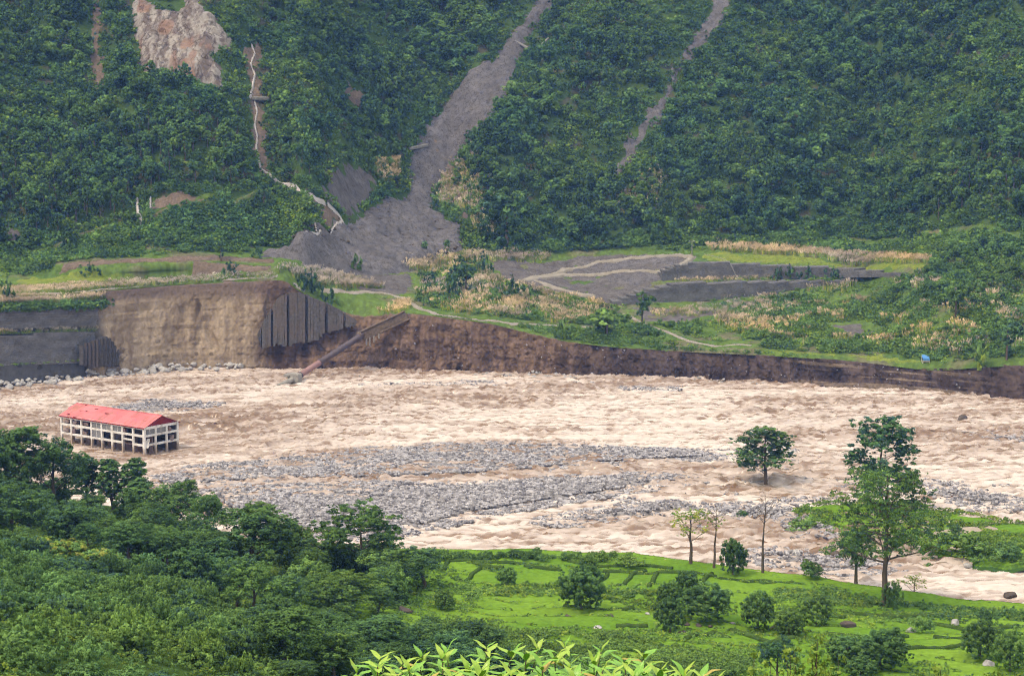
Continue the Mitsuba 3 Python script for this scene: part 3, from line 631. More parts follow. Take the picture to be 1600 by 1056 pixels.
def skeleton(r, h, base_r, start=.3, limbs=8, spread=.35, up=.5, sub=3, wob=.03):
    """trunk and limbs; returns (mesh, tips)"""
    k = 9
    z = np.linspace(0, 1, k)
    tr = np.stack([np.cumsum(r.normal(0, wob, k)) * h * .3, np.cumsum(r.normal(0, wob, k)) * h * .3, z * h * .93], 1)
    tr[0, :2] = 0
    ms = [tube(np.vstack([tr[0] - [0, 0, .6], tr]), np.concatenate([[base_r * 1.35], base_r * (1 - .85 * z)]), 8)]
    tips = [tr[-1]]
    for i in range(limbs):
        s = start + (1 - start) * (i + r.uniform(0, .8)) / limbs * .95
        o = np.array([np.interp(s, z, tr[:, c]) for c in range(3)])
        a = i * 2.4 + r.uniform(-.4, .4)
        ln = h * spread * (1.15 - .75 * s * s) * r.uniform(.75, 1.15)
        d = np.array([np.cos(a), np.sin(a), up * r.uniform(.6, 1.3)])
        d /= np.linalg.norm(d)
        m = np.linspace(0, 1, 5)[:, None]
        br = o + d * ln * m + np.array([0, 0, .12 * ln]) * m ** 2 + r.normal(0, .03 * ln, (5, 3)) * m
        ms.append(tube(br, np.linspace(base_r * (1 - .8 * s) * .5, base_r * .07, 5), 5))
        tips += [br[-1], br[3]]
        for j in range(sub):
            o2 = br[2 + j % 3]
            d2 = d + r.normal(0, .6, 3)
            d2 /= np.linalg.norm(d2)
            e = o2 + d2 * ln * .38
            ms.append(tube(np.stack([o2, (o2 + e) / 2 + [0, 0, .04 * ln], e]), [base_r * .1, base_r * .07, base_r * .03], 4))
            tips.append(e)
    return join(ms), np.array(tips)


def group(key, **shapes):
    scene['proto_' + key] = {'type': 'shapegroup', **shapes}


def trunk_shape(m):
    return raw(m[0], m[1], 'bark', smooth=True)


PROTO = {}
# far trees (unit: metres; seen from 700 m and more)
for i in range(5):
    r = np.random.default_rng(100 + i)
    ms = []
    nl = [6, 5, 7, 4, 6][i]
    hh = [8.0, 9.5, 7.0, 10.5, 8.5][i]
    for k in range(nl):
        a = r.uniform(0, 6.28)
        q = r.uniform(.8, 2.3) if k else 0
        c = [np.cos(a) * q, np.sin(a) * q, hh * r.uniform(.5, .78) if k else hh * .78]
        ms.append(cards(r, c, [r.uniform(1.3, 2.1), r.uniform(1.3, 2.1), r.uniform(1.1, 1.9)], 74, .95, [[MID, MID, LIGHT], [MID, DARK, MID], [LIGHT, LIGHT, MID], [DARK, BLUE, MID], [MID, BLUE, LIGHT]][i], clump=8))
    ms.append(cards(r, [0, 0, hh * .35], [1.7, 1.7, hh * .25], 60, 1.0, [DARK, BLUE], clump=8))
    m = merge(ms)
    group(f'far_tree_{i}', trunk=trunk_shape(tube([[0, 0, -1], [0, 0, hh * .4], [.3, .1, hh * .75]], [.28, .2, .08], 6)), crown=crown_shape(m))
    group(f'far_mass_{i}', crown=crown_shape(m))
for i in range(4):
    r = np.random.default_rng(140 + i)
    pal = [[MID, LIGHT, MID], [LIGHT, MID, LIGHT, LIME], [DARK, MID, BLUE], [MID, LIGHT]][i]
    ms = [cards(r, [r.normal(0, .8), r.normal(0, .8), r.uniform(.6, 1.3)], [1.3, 1.3, r.uniform(.8, 1.3)], 56, .62, pal, clump=6) for _ in range(3)]
    group(f'far_bush_{i}', crown=crown_shape(merge(ms)))
for i in range(3):
    r = np.random.default_rng(160 + i)
    group(f'dry_grass_{i}', crown=crown_shape(blades(r, 30, 1.0, 1.9, .07, [MID, LIGHT, DRY, YELLOW], plume=[14, 22, 8][i], plume_pal=[BEIGE, BEIGE, DRY][i], plume_len=.75)))
for i in range(3):
    r = np.random.default_rng(170 + i)
    group(f'weed_{i}', crown=crown_shape(merge([cards(r, [r.normal(0, .5), r.normal(0, .5), .22], [.55, .55, .35], 26, .36, [[MID, LIGHT], [LIGHT, MID, LIGHT], [LIGHT, LIME]][i], up=.8, clump=5) for _ in range(2)])))


def species(x, y, k, r):
    return int(np.clip(5 * 1.5 * (float(nz(x / 28, y / 28, 4, 2, 73)) - .5) + 2.5 + r.normal() * 1.1, 0, 4.99)) % k


def scatter(name, label, protos, pts, zf, smin, smax, cat=None, tilt=.08, seed=0, squash=None, sink=.1):
    """stuff: one object of many plants"""
    r = np.random.default_rng(seed + 900)
    pts = np.asarray(pts)
    z = zf(pts[:, 0], pts[:, 1])
    base = fresh(name)
    labels[base] = {'label': label, 'kind': 'stuff'}
    for i, (p, zz) in enumerate(zip(pts, z)):
        s = smin + (smax - smin) * r.uniform() ** 1.3
        scene[f'{base}__{i + 1:05d}'] = {'type': 'instance', 'g': {'type': 'ref', 'id': 'proto_' + protos[species(p[0], p[1], len(protos), r)]},
                                         'to_world': T().translate([float(p[0]), float(p[1]), float(zz - sink)]).rotate([r.normal(), r.normal(), 0.01], r.normal() * tilt * 57).rotate([0, 0, 1], r.uniform(0, 360)).scale([s, s, s * (squash or r.uniform(.85, 1.15))])}


def plant(name, label, cat, proto, x, y, z, s, rot=0, grp=None, sz=None):
    k = fresh(name)
    labels[k] = {'label': label, 'category': cat}
    if grp:
        labels[k]['group'] = grp
    scene[k] = {'type': 'instance', 'g': {'type': 'ref', 'id': 'proto_' + proto}, 'to_world': T().translate([float(x), float(y), float(z)]).rotate([0, 0, 1], float(rot)).scale([float(s), float(s), float(sz or s)])}
    return k


def sample(poly, n, seed=0, avoid=(), dens=None):
    r = np.random.default_rng(seed)
    pg = Polygon(poly).buffer(0) if not hasattr(poly, 'bounds') else poly
    x0, y0, x1, y1 = pg.bounds
    out = np.zeros((0, 2))
    while len(out) < n:
        q = np.stack([r.uniform(x0, x1, n * 3), r.uniform(y0, y1, n * 3)], 1)
        ok = shapely.contains_xy(pg, q[:, 0], q[:, 1])
        if dens is not None:
            ok &= r.uniform(0, 1, len(q)) < dens(q[:, 0], q[:, 1])
        for a in avoid:
            ok &= ~shapely.contains_xy(a, q[:, 0], q[:, 1])
        out = np.vstack([out, q[ok]])
        if not ok.any():
            break
    return out[:n]


# ------------------------------------------------------------------ forest on the far hill
BAREU = shapely.union_all(BARE)
shapely.prepare(BAREU)
BAREV = shapely.union_all(BARE0)
shapely.prepare(BAREV)
r = np.random.default_rng(11)
tt = r.uniform(1.2, 16.8, 52000)
sr = 4.0 + r.uniform(0, 1, 52000) ** .9 * 4.2
q = np.stack([map_coordinates(FAR[..., c], [np.interp(sr, SR, np.arange(len(SR))), np.interp(tt, TC, np.arange(len(TC)))], order=1) for c in range(2)], 1)
inb = ~shapely.contains_xy(BAREV, q[:, 0], q[:, 1])
edge_ = shapely.contains_xy(BAREU, q[:, 0], q[:, 1])
HUM = Polygon([(-187,684),(-170.2,703),(-155.5,710.5),(-129.5,718.5),(-106.2,749.5),(-85.2,740.5),(-86.3,701.5),(-102.3,699.5),(-132.8,690.5)]).buffer(0)
hum = shapely.contains_xy(HUM, q[:, 0], q[:, 1])
wood = sstep(.43, .54, nz(q[:, 0] / 45, q[:, 1] / 45, 0, 3, 71)) * np.clip((sr - 4) * .85, .05, 1)
isw = r.uniform(0, 1, len(q)) < (.08 + .92 * wood) * np.where(hum, .06, 1) * ~edge_
q, sr, isw = q[inb], sr[inb], isw[inb]
# thin out to a natural spacing
from scipy.spatial import cKDTree
keep = np.ones(len(q), bool)
tree = cKDTree(q)
rad = np.where(isw, 3.3, 1.6)
for i in range(len(q)):
    if keep[i]:
        for j in tree.query_ball_point(q[i], rad[i]):
            if j > i:
                keep[j] = False
q, sr, isw = q[keep], sr[keep], isw[keep]
big = q[isw]
order = np.argsort(big[:, 1] + 400 * (np.abs(big[:, 0]) / big[:, 1] > .305))
named = big[order[:260]]
slide_x = np.interp(named[:, 1], [660, 900], [-25, 30])
for i, p in enumerate(named):
    left = p[0] < slide_x[i]
    s = r.uniform(.8, 1.35)
    zn = ('at the far left, left of the two small streams' if p[0] < -135 else 'between the small streams and the waterfall gully' if p[0] < -92 else 'between the waterfall gully and the landslide') if left else ('between the landslide and the long grey gully' if p[0] < np.interp(p[1], [780, 900], [45, 85]) else 'right of the long grey gully')
    plant('forest_tree', 'green tree in the lower forest ' + zn, 'tree', f'far_tree_{r.integers(5)}', p[0], p[1], far_z(p[0], p[1]) - .4, s, r.uniform(0, 360), 'lower forest trees ' + zn, s * r.uniform(.85, 1.2))
scatter('hillside_forest', 'dense dark green forest covering the steep hill across the river', [f'far_mass_{i}' for i in range(5)], big[order[260:]], far_z, .6, 1.6, seed=1, sink=.4)
sml = q[~isw]
scatter('hillside_bushes', 'lower light green bushes filling the gaps of the hillside forest', ['far_bush_0', 'far_bush_1', 'far_bush_2', 'far_bush_3'], sml, far_z, .9, 1.9, seed=2)
N_FOREST = (len(big), len(sml))
print('forest', N_FOREST)

# ------------------------------------------------------------------ rocks
ROCKS = []
for i in range(5):
    m = trimesh.creation.icosphere(subdivisions=2)
    v = np.array(m.vertices)
    r = np.random.default_rng(200 + i)
    for _ in range(9):   # facets
        d = r.normal(size=3)
        d /= np.linalg.norm(d)
        h = r.uniform(.55, .85)
        e = v @ d
        v = v - np.clip(e - h, 0, None)[:, None] * d
    v = v * [1, r.uniform(.7, .95), r.uniform(.55, .8)] * (1 + .16 * (nz(v[:, 0] * 2, v[:, 1] * 2, v[:, 2] * 2, 2, i) - .5))[:, None]
    for k, b in (('boulder', 'stone'), ('darkstone', 'dark_rock')):
        group(f'{k}_{i}', stone=raw(v, m.faces, b, smooth=35))
    m1 = trimesh.creation.icosphere(subdivisions=1)
    v1 = np.array(m1.vertices) * [1, .75, .6] * (1 + .5 * (nz(m1.vertices[:, 0] * 1.3, m1.vertices[:, 1] * 1.3, m1.vertices[:, 2] * 1.3 + i, 1, i) - .5))[:, None]
    group(f'cobble_{i}', stone=raw(v1, m1.faces, 'cobble'))


def rock(name, label, cat, x, y, z, s, seed, kind='boulder', grp=None):
    r = np.random.default_rng(seed)
    k = fresh(name)
    labels[k] = {'label': label, 'category': cat}
    if grp:
        labels[k]['group'] = grp
    scene[k] = {'type': 'instance', 'g': {'type': 'ref', 'id': f'proto_{kind}_{r.integers(5)}'},
                'to_world': T().translate([float(x), float(y), float(z)]).rotate([0, 0, 1], r.uniform(0, 360)).rotate([1, .3, 0], r.uniform(-20, 20)).scale(float(s))}


r = np.random.default_rng(21)
bx = np.concatenate([r.uniform(-222, -108, 130), r.uniform(-222, -160, 60)])
for i, x in enumerate(bx):
    dy = r.uniform(-4.5, 2.2)
    y = np.interp(x, FLOW[:, 0], FLOW[:, 1]) + dy
    rock('boulder', 'pale boulder in the row along the foot of the gabion wall and tan cliff', 'boulder', x, y, max(0, (dy + 3) * .35) + .7, r.uniform(.8, 1.4) if i % 4 else r.uniform(1.5, 2.5), i, 'boulder', 'pale boulders at the foot of the west bank')
for i, x in enumerate(r.uniform(-15, 95, 75)):
    dy = r.uniform(-6.5, 1.0)
    rock('boulder', 'small grey boulder at the waterline under the brown bank', 'boulder', x, np.interp(x, FLOW[:, 0], FLOW[:, 1]) + dy, max(0, (dy + 2) * .3) + .4, r.uniform(.4, 1.1), 300 + i, 'boulder' if i % 3 else 'darkstone', 'boulders at the foot of the brown bank')
for (x, y), s, lb, kd in zip([(1.3,646.5),(147.1,537),(99.9,325.2),(97.7,348.4),(101.1,349.4),(103.8,351.6),(107.9,346.8),(106.8,353.3),(71.2,358.3),(62.7,358.3)], [1.9, 2.2, 1.5, 1.1, 1.5, 1.3, 1.2, 1.2, 1.5, 1.7],
                             ['large pinkish white boulder at the foot of the brown bank', 'big brown boulder with water breaking over it near the right edge', 'single dark boulder in the channel at the lower right', 'pale boulder leftmost in the rock pile below the island', 'dark boulder in the middle of the rock pile below the island', 'tall dark boulder on top of the rock pile below the island', 'dark boulder rightmost in the rock pile below the island', 'rear boulder of the rock pile below the island', 'pointed boulder in the shoal left of the tall tree', 'grey boulder at the upper left of the shoal by the paddies'],
                             ['boulder', 'darkstone', 'darkstone', 'boulder', 'darkstone', 'darkstone', 'darkstone', 'darkstone', 'darkstone', 'boulder']):
    rock('boulder', lb, 'boulder', x, y, .3, s, int(x * 7) % 977, kd)


q = r.uniform(0, 1, (150, 2))
ti = np.clip(((.42 + .5 * q[:, 0]) * len(tb)).astype(int), 0, len(tb) - 1)
si = np.clip((q[:, 1] ** 1.5 * .9 * nb + 3).astype(int), 0, nb - 2)
CLIFF_STONES = P[si, ti]


def M(x, y, z, s, a, sz=1.0, tx=0.0, ty=0.0):
    c, d = math.cos(a) * s, math.sin(a) * s
    m = np.array([[c, -d, 0, x], [d, c, 0, y], [0, 0, s * sz, z], [0, 0, 0, 1.0]])
    m[2, 0], m[2, 1] = tx * s, ty * s
    return T(m)


def stuff(name, label, protos, pts, zz, smin, smax, seed=0, sz=(.85, 1.15), pw=1.0):
    r = np.random.default_rng(seed + 500)
    base = fresh(name)
    labels[base] = {'label': label, 'kind': 'stuff'}
    u = r.uniform(0, 1, len(pts)) ** pw
    for i in range(len(pts)):
        scene[f'{base}__{i + 1:05d}'] = {'type': 'instance', 'g': {'type': 'ref', 'id': 'proto_' + protos[r.integers(len(protos))]},
                                         'to_world': M(float(pts[i][0]), float(pts[i][1]), float(zz[i]), smin + (smax - smin) * u[i], r.uniform(0, 6.28), r.uniform(*sz), r.normal() * .07, r.normal() * .07)}


cob = []
for i, (pgn, dn) in enumerate(zip(BARS, [3.8, 3.8, 2.8, 2.2, 2.4, 2.2, 2.0, 1.8])):
    pg = Polygon(np.array(pgn)[:, :2]).buffer(0)
    big_ = pg.buffer(5)
    cob.append(sample(big_, int(big_.area * dn), 30 + i, dens=lambda x, y: np.clip(sstep(.28, .55, nz(x / 12, y / 9, 0, 3, 83)) + .12, 0, 1)))
reg = [[(19.4,497.5,0),(85.6,487,0),(73.7,408.6,0),(44.9,381.2,0),(25.6,408.6,0)], [(74.8,444.5,0),(102.4,436,0),(99.3,408.6,0),(70.5,408.6,0)], [(-59.4,637.6,0),(-9.7,625.6,0),(67.2,617.3,0),(60.5,598.1,0),(0,607.6,0),(-57.3,614,0)], [(50,362.9,0),(77.3,357.2,0),(69.7,333.4,0),(59.1,341,0)], [(105.3,448.8,0),(135.3,431.9,0),(123.8,394.5,0),(99.3,408.6,0)]]
for i, (pgn, n) in enumerate(zip(reg, [2600, 500, 900, 420, 420])):
    cob.append(sample(np.array(pgn)[:, :2], n, 40 + i, dens=lambda x, y: sstep(.5, .66, nz(x / 14, y / 8, 0, 3, 85))))
cob = np.vstack(cob)
onbar = np.zeros(len(cob), bool)
for pgn in BARS:
    onbar |= shapely.contains_xy(Polygon(np.array(pgn)[:, :2]).buffer(-1.5), cob[:, 0], cob[:, 1])
stuff('cobbles', 'grey cobbles and stones strewn over the river bars and shallows', [f'cobble_{i}' for i in range(5)], cob, np.where(onbar, .85, .25), .14, .72, 3, (.7, 1.2), 2.6)

stuff('bank_stones', 'stones stuck in the face of the brown bank', [f'cobble_{i}' for i in range(5)], CLIFF_STONES[:, :2], CLIFF_STONES[:, 2], .15, .6, 4, pw=2)

# scree blocks lying on the landslide
q = sample(Polygon([(-50.7,826),(-24.6,801.5),(-24.1,783.5),(-66.2,716),(-96,692.5),(-70.7,766.5)]), 900, 61)
stuff('scree_stones', 'loose grey stones on the scree fan', [f'darkstone_{i}' for i in range(5)], q, far_z(q[:, 0], q[:, 1]) + 1.6, .25, 1.1, 6, pw=3)

# ------------------------------------------------------------------ plants on the far terraces
FB = [f'far_bush_{i}' for i in range(4)]
WEEDS = [f'weed_{i}' for i in range(3)]
DG = [f'dry_grass_{i}' for i in range(3)]


def on_far(name, label, protos, poly, n, a, b, seed, dn=None, avoid=True, sink=.15, sz=(.85, 1.15)):
    q = sample(poly if hasattr(poly, 'bounds') else np.array(poly), n, seed, (BAREU,) if avoid else (), dn)
    q = q[q[:, 1] > np.interp(q[:, 0], FAR[0, :, 0], FAR[0, :, 1]) + .6]
    stuff(name, label, protos, q, far_z(q[:, 0], q[:, 1]) - sink, a, b, seed, sz)


def patchy(s1, s2, seed, a=.45, b=.58):
    return lambda x, y: sstep(a, b, nz(x / s1, y / s2, 0, 3, seed))


on_far('dry_grass', 'pale plumed dry grass between the footpath and the dark shrubs', DG, [(-40.7,679),(-41.2,736),(-29.3,760.5),(-8.7,750),(11.2,726.5),(36,717),(42.6,688.5),(26,672),(0,656.5),(-20.3,656.5)], 620, .8, 1.5, 101, patchy(9, 9, 102, .42, .55))
on_far('dry_grass', 'pale dry grass mixed with scrub below the right gabion steps', DG, [(82.5,712),(116.8,720),(148.3,725.5),(168.8,684),(178.6,661.5),(195.9,642),(184.2,598),(161.5,603.5),(140.4,624.5),(111.3,638),(85,665.5)], 520, .8, 1.5, 103, patchy(12, 9, 104, .52, .62))
on_far('dry_grass', 'pinkish plumed grass strip behind the yellow green crop', DG, [(89.6,775.5),(96.1,780.5),(130.4,770),(158.8,750),(176.2,703.5),(174.2,695.5),(162,725),(139.3,753.5),(112.3,767.5)], 420, .9, 1.5, 105, avoid=False)
on_far('dry_grass', 'straw coloured grass strips along the left terrace edge', DG, [(-196.2,635.5),(-174.5,646),(-150.3,660.5),(-129.2,670),(-95.2,667),(-94.5,666),(-112.9,665),(-137.7,661),(-157.4,647.5),(-175.8,632.5),(-193.8,627.5)], 620, .6, 1.1, 106, avoid=False, sz=(.6, .9))
on_far('dry_grass', 'straw coloured grass on the very edge of the left terrace', DG, [(-191.9,621),(-175.3,630.5),(-159,643.5),(-159,643.5),(-175.4,630.5),(-191,618)], 130, .5, .9, 107, avoid=False, sz=(.6, .9))
on_far('dry_grass', 'pale dry grass at the lower edge of the scree fan', DG, [(-80,691.5),(-64.8,699.5),(-53.5,693.5),(-68.3,680),(-85.6,672.5),(-95.2,667),(-93.3,672.5)], 240, .8, 1.4, 108, avoid=False)
on_far('dry_grass', 'pale dry grass right of the scree fan', DG, [(-52,750.5),(-29.9,776),(18.1,785),(15,778.5),(-11.8,767),(-29.4,764),(-45.5,737.5)], 260, .8, 1.4, 109, avoid=False)
on_far('dry_grass', 'pale dry grass on the steep ground right of the scree', DG, [(-31.5,866.5),(-22.9,855.5),(-11,822),(-7.6,795),(-16.8,792.5),(-20.2,811.5),(-35,830.5),(-38.7,842)], 300, .8, 1.6, 110, avoid=False)
on_far('dry_grass', 'pale dry grass left of the scree below the landslide', DG, [(-66,821.5),(-52.3,854.5),(-51,831),(-66.2,783.5),(-74.8,764.5),(-70.2,796.5)], 200, .8, 1.5, 111)
on_far('dry_grass', 'pale dry grass on the slope above the concrete flume', DG, [(-59.5,668.5),(-48.9,665.5),(-43.3,679),(-41.1,665),(-44.8,661.5),(-54.2,667)], 110, .6, 1.1, 112, avoid=False)
on_far('dry_grass', 'yellowed grass on the ledge of the right gabion steps', DG, [(69.2,741),(85.9,742.5),(116.6,737.5),(116.3,735.5),(85.4,738)], 90, .5, .9, 113, avoid=False)
on_far('dry_grass', 'pale dry grass at the foot of the hill on the right', DG, [(64.4,841),(76.3,831),(74.3,806.5),(58.6,802.5),(49.9,813)], 160, .8, 1.4, 114)
on_far('dry_grass', 'pale dry grass on the meadow above the lone tree patch', DG, [(56.8,699),(96.1,710.5),(113.2,715),(112.2,708),(88.4,693),(61.3,689.5)], 140, .6, 1.1, 115, avoid=False)
on_far('terrace_scrub', 'low green scrub over the right terrace', FB[:2] + FB[3:], [(20.5,663.5),(27.2,705),(52.5,678),(79.1,706),(124.8,718.5),(168.8,684),(204.4,663),(182,586.5),(158.9,602.5),(139.2,619),(97.8,631),(69.9,644),(63.3,653.5),(45,645.5),(20,645)], 2600, .55, 1.35, 121, patchy(14, 10, 122, .36, .55))
on_far('terrace_scrub', 'low green scrub over the middle terrace', FB, [(-38.6,666.5),(-45.2,732.5),(-29.7,770.5),(18.2,787.5),(72.4,784),(87.6,785.5),(85,774.5),(30.4,788.5),(9,779.5),(0,736.5),(27.7,716.5),(42.9,694),(26,672),(-10.1,652)], 620, .5, 1.4, 123, patchy(10, 8, 124, .40, .55))
on_far('terrace_scrub', 'low green scrub over the left benches', FB, [(-211.1,686),(-174.8,699.5),(-129.4,701.5),(-103.8,710.5),(-99.7,681),(-95.4,669),(-129.6,672),(-153.6,664),(-188.3,660),(-201.7,653.5)], 900, .45, 1.2, 125, patchy(12, 9, 126, .38, .55))
on_far('terrace_scrub', 'green scrub at the foot of the hill on the right', FB, [(-12.1,788),(30.6,796.5),(87.7,786.5),(120.8,785.5),(166.5,787.5),(215,699.5),(206.3,669.5),(177,707),(160,755.5),(119.2,774.5),(90.4,783.5),(30.5,791.5),(-6,778.5)], 1300, .7, 1.6, 127)
on_far('terrace_scrub', 'green fringe of weeds along the lip of the brown bank', FB[:2] + FB[3:], [(0,651),(20.5,661.5),(35.9,662),(49.9,643.5),(97.1,626),(152.1,603),(141.6,608),(96.9,624.5),(61.7,636.5),(24.9,643.5),(15,645)], 420, .35, .75, 129, avoid=False)
on_far('mound_trees', 'dark scrub trees covering the green mound on the right', ['far_mass_0', 'far_mass_2', 'far_bush_2', 'far_bush_0'], [(166.4,674),(183.7,712),(197,701.5),(212.8,691.5),(198.3,641.5),(182.5,638),(169.4,635),(163.7,652)], 170, .5, .85, 130)

on_far('terrace_grass', 'low rough grass and weeds over the far terraces', ['weed_0', 'weed_1', 'weed_2'], [(-208.7,677.5),(-172.1,688),(-128.1,693.5),(-97.8,686),(-51.8,747),(-12,781.5),(87.2,781.5),(160,755.5),(211.3,686.5),(182,586.5),(158.6,601),(138.9,617.5),(97.4,628),(62.1,640.5),(25.2,650),(0,653.5),(-36.1,667.5),(-63.8,689),(-95.2,667),(-152.5,659),(-195,631.5)], 5200, .8, 1.9, 131, patchy(18, 10, 132, .30, .5), sink=.05)
on_far('hummock_scrub', 'light green scrub and grass on the low hummocks left of the scree fan', ['far_bush_1', 'far_bush_3', 'weed_1', 'weed_2'], HUM, 900, .7, 1.5, 135, sink=.1)

# single trees and shrubs on the far side: (x, y, height, width) in metres
FT = [('round tree with bright leaves on the lip of the right bank', 'tree', 'far_bush_1', 0), ('dark tree with a visible trunk behind the bright round tree on the right bank', 'tree', 'far_tree_3', 1), ('small lone tree with bare lower trunk beside the footpath and stony patch', 'tree', 'far_tree_1', 1),
      ('spreading feathery tree on the lip of the brown bank', 'tree', 'far_tree_2', 1), ('tall thin tree with bare trunk among the dry grass on the right mound', 'tree', 'far_tree_1', 1), ('big dark conical tree right of the scree at the hill foot', 'tree', 'far_tree_3', 1),
      ('small green bush standing alone on the lower scree fan', 'shrub', 'far_bush_0', 0), ('dark shrub leftmost in the clump on the middle terrace', 'shrub', 'far_bush_2', 0), ('tallest dark shrub of the clump on the middle terrace', 'shrub', 'far_tree_4', 1), ('dark shrub at the right end of the clump on the middle terrace', 'shrub', 'far_bush_2', 0),
      ('front dark shrub of the clump on the middle terrace', 'shrub', 'far_bush_2', 0), ('upright shrub at the top of the clump on the middle terrace', 'shrub', 'far_bush_2', 0), ('dark bush left on the ledge of the right gabion steps', 'shrub', 'far_bush_2', 0), ('dark bush second from left on the ledge of the right gabion steps', 'shrub', 'far_bush_2', 0),
      ('dark bush third from left on the ledge of the right gabion steps', 'shrub', 'far_bush_2', 0), ('dark bush rightmost on the ledge of the right gabion steps', 'shrub', 'far_bush_2', 0), ('blue green bush left of the torn gabion top', 'shrub', 'far_bush_2', 0), ('blue green bush above the torn gabion', 'shrub', 'far_bush_2', 0),
      ('blue green bush at the right of the torn gabion top', 'shrub', 'far_bush_2', 0), ('dark bush hanging over the lip of the brown bank', 'shrub', 'far_bush_0', 0), ('dark round shrub at the left end of the left bench', 'shrub', 'far_bush_2', 0), ('dark shrub on the crest of the left bench', 'shrub', 'far_bush_2', 0),
      ('conical shrub in the middle of the left bench', 'shrub', 'far_tree_4', 1), ('conical shrub right of the middle of the left bench', 'shrub', 'far_tree_4', 1), ('bluish shrub pair left one behind the left terrace grass', 'shrub', 'far_bush_2', 0), ('bluish shrub behind the pale track near the cliff corner', 'shrub', 'far_bush_2', 0),
      ('tall bluish shrub left of the scree fan tip', 'shrub', 'far_tree_4', 1), ('bluish shrub at the left tip of the scree fan', 'shrub', 'far_bush_2', 0), ('small conifer at the right edge of the scree fan', 'shrub', 'far_tree_4', 1), ('second small conifer at the right edge of the scree fan', 'shrub', 'far_tree_4', 1), ('dark bush on the left gabion ledge at the far left', 'shrub', 'far_bush_2', 0)]
FS = [(168.8,591.5,10.1,9.5),(176.6,589,14.9,12.4),(52.8,671.5,14.5,9.4),(37.3,651,11.7,18.2),(168.9,630,15.8,10.6),(-2.4,784.5,27.5,24.8),(-65.7,715.5,7.9,6.7),(-34,711.5,7.2,7.7),(-19.5,702,14.3,13),(0,705,8.3,10.9),(-23.3,686.5,10.2,9),(-11.5,744.5,9.9,7.5),(117,736,5.8,6.9),(124.3,735.5,6.4,7.5),(131.2,733,6.4,7.5),(143,730,5.2,7.5),(-84.6,668,7.9,7.8),(-79.6,669.5,10,7.8),(-72.4,669.5,7.4,7.3),(20,644,8.6,6.5),(-181.3,684.5,7.7,9.3),(-167.9,700,5.6,7.2),(-155.5,691,6.6,5.5),(-142.2,687,7.1,5.9),(-166.8,660.5,4.3,6.8),(-115,670,5.3,7.3),(-118.7,677.5,9.1,5.8),(-105.8,687,5.4,6.4),(-39.9,768,7.8,4.2),(-29.9,776,7.9,4.2),(-187.7,620.5,7.6,6)]
H0 = {'far_bush_0': (2.1, 4.2), 'far_bush_1': (2.1, 4.2), 'far_bush_2': (2.1, 4.2), 'far_tree_1': (9.3, 6.4), 'far_tree_2': (7.2, 7), 'far_tree_3': (10.5, 7), 'far_tree_4': (9, 7)}
for (lb, cat, pr, _), (x, y, h, w) in zip(FT, FS):
    plant('tree' if cat == 'tree' else 'shrub', lb, cat, pr, x, y, far_z(x, y) - .25, w / H0[pr][1], (x * 37) % 360, None, h / H0[pr][0])

# ------------------------------------------------------------------ gabion walls
def gabion(name, label, line, hts, z0, course=1.0, back=.22, depth=4.0, blen=2.0, seed=0):
    k = thing(name, label, 'wall')
    r = np.random.default_rng(seed)
    line = np.asarray(line, float)
    ls = LineString(line[:, :2])
    L = ls.length
    frac = np.linspace(0, 1, len(line))
    cum = np.concatenate([[0], np.cumsum(np.linalg.norm(np.diff(line[:, :2], axis=0), axis=1))]) / L
    ms = []
    n = int(max(hts) / course) + 1
    for c in range(n):
        s = -r.uniform(0, blen)
        while s < L:
            ln = blen * r.uniform(.75, 1.25)
            m = np.clip((s + ln / 2) / L, 0, 1)
            if np.interp(m, cum, hts) > (c + .5) * course:
                a, b = ls.interpolate(max(s, 0)), ls.interpolate(min(s + ln, L))
                d = np.array([b.x - a.x, b.y - a.y, 0])
                ll = np.linalg.norm(d)
                if ll > .2:
                    d /= ll
                    nrm = np.array([-d[1], d[0], 0])
                    if nrm[1] < 0:
                        nrm = -nrm
                    zb = np.interp(m, cum, z0) + (c + .5) * course
                    cen = np.array([(a.x + b.x) / 2, (a.y + b.y) / 2, zb]) + nrm * (c * back + depth / 2 + r.uniform(-.12, .12))
                    ms.append(box(cen, [d, nrm, [0, 0, 1]], [ll / 2 - .02, depth / 2, course / 2 - r.uniform(.01, .06)]))
            s += ln
    v, f = join(ms)
    part(k, 'stone_baskets', raw(v, f, 'gabion'), kind='stuff', label='courses of stone filled wire baskets')
    return k


LW = [(-214.6,601,9),(-201.9,605,8.5),(-188.8,608,8),(-177.5,618,7.2),(-166,629,6.2),(-160.2,635,5.4),(-157.7,641,4.8)]
gabion('gabion_wall', 'lower grey gabion tier of the left wall', LW, [10.5, 11, 11.2, 11.5, 11.8, 11.8, 11.5], [p[2] for p in LW], seed=1, back=.1)
LU = [(-215.8,606,21.3),(-202.8,609,21.2),(-189.5,612,21.1),(-178.2,622,20.5),(-166.6,633,19.7),(-160.5,638,19.2),(-157.8,643,18.6)]
gabion('gabion_wall', 'upper grey gabion tier of the left wall under the hedge', LU, [8.2, 8.2, 8.2, 8.2, 8.2, 8.2, 8.2], [p[2] for p in LU], seed=2, back=.1)
RL = [(43.3,708.5),(54.9,710.5),(71.7,714),(97,717.5),(117.2,723),(140,725.5),(150.9,724.5)]
gabion('gabion_wall', 'lower grey gabion step on the right terrace', RL, [1.5, 4.5, 8, 7, 5, 2.2, 1], [float(far_z(*p)) - .3 for p in RL], seed=3, depth=9)
RU = [(67.2,741.5),(74.5,743),(85.8,741.5),(113.7,737),(141.3,732.5),(159,711),(165.8,682.5)]
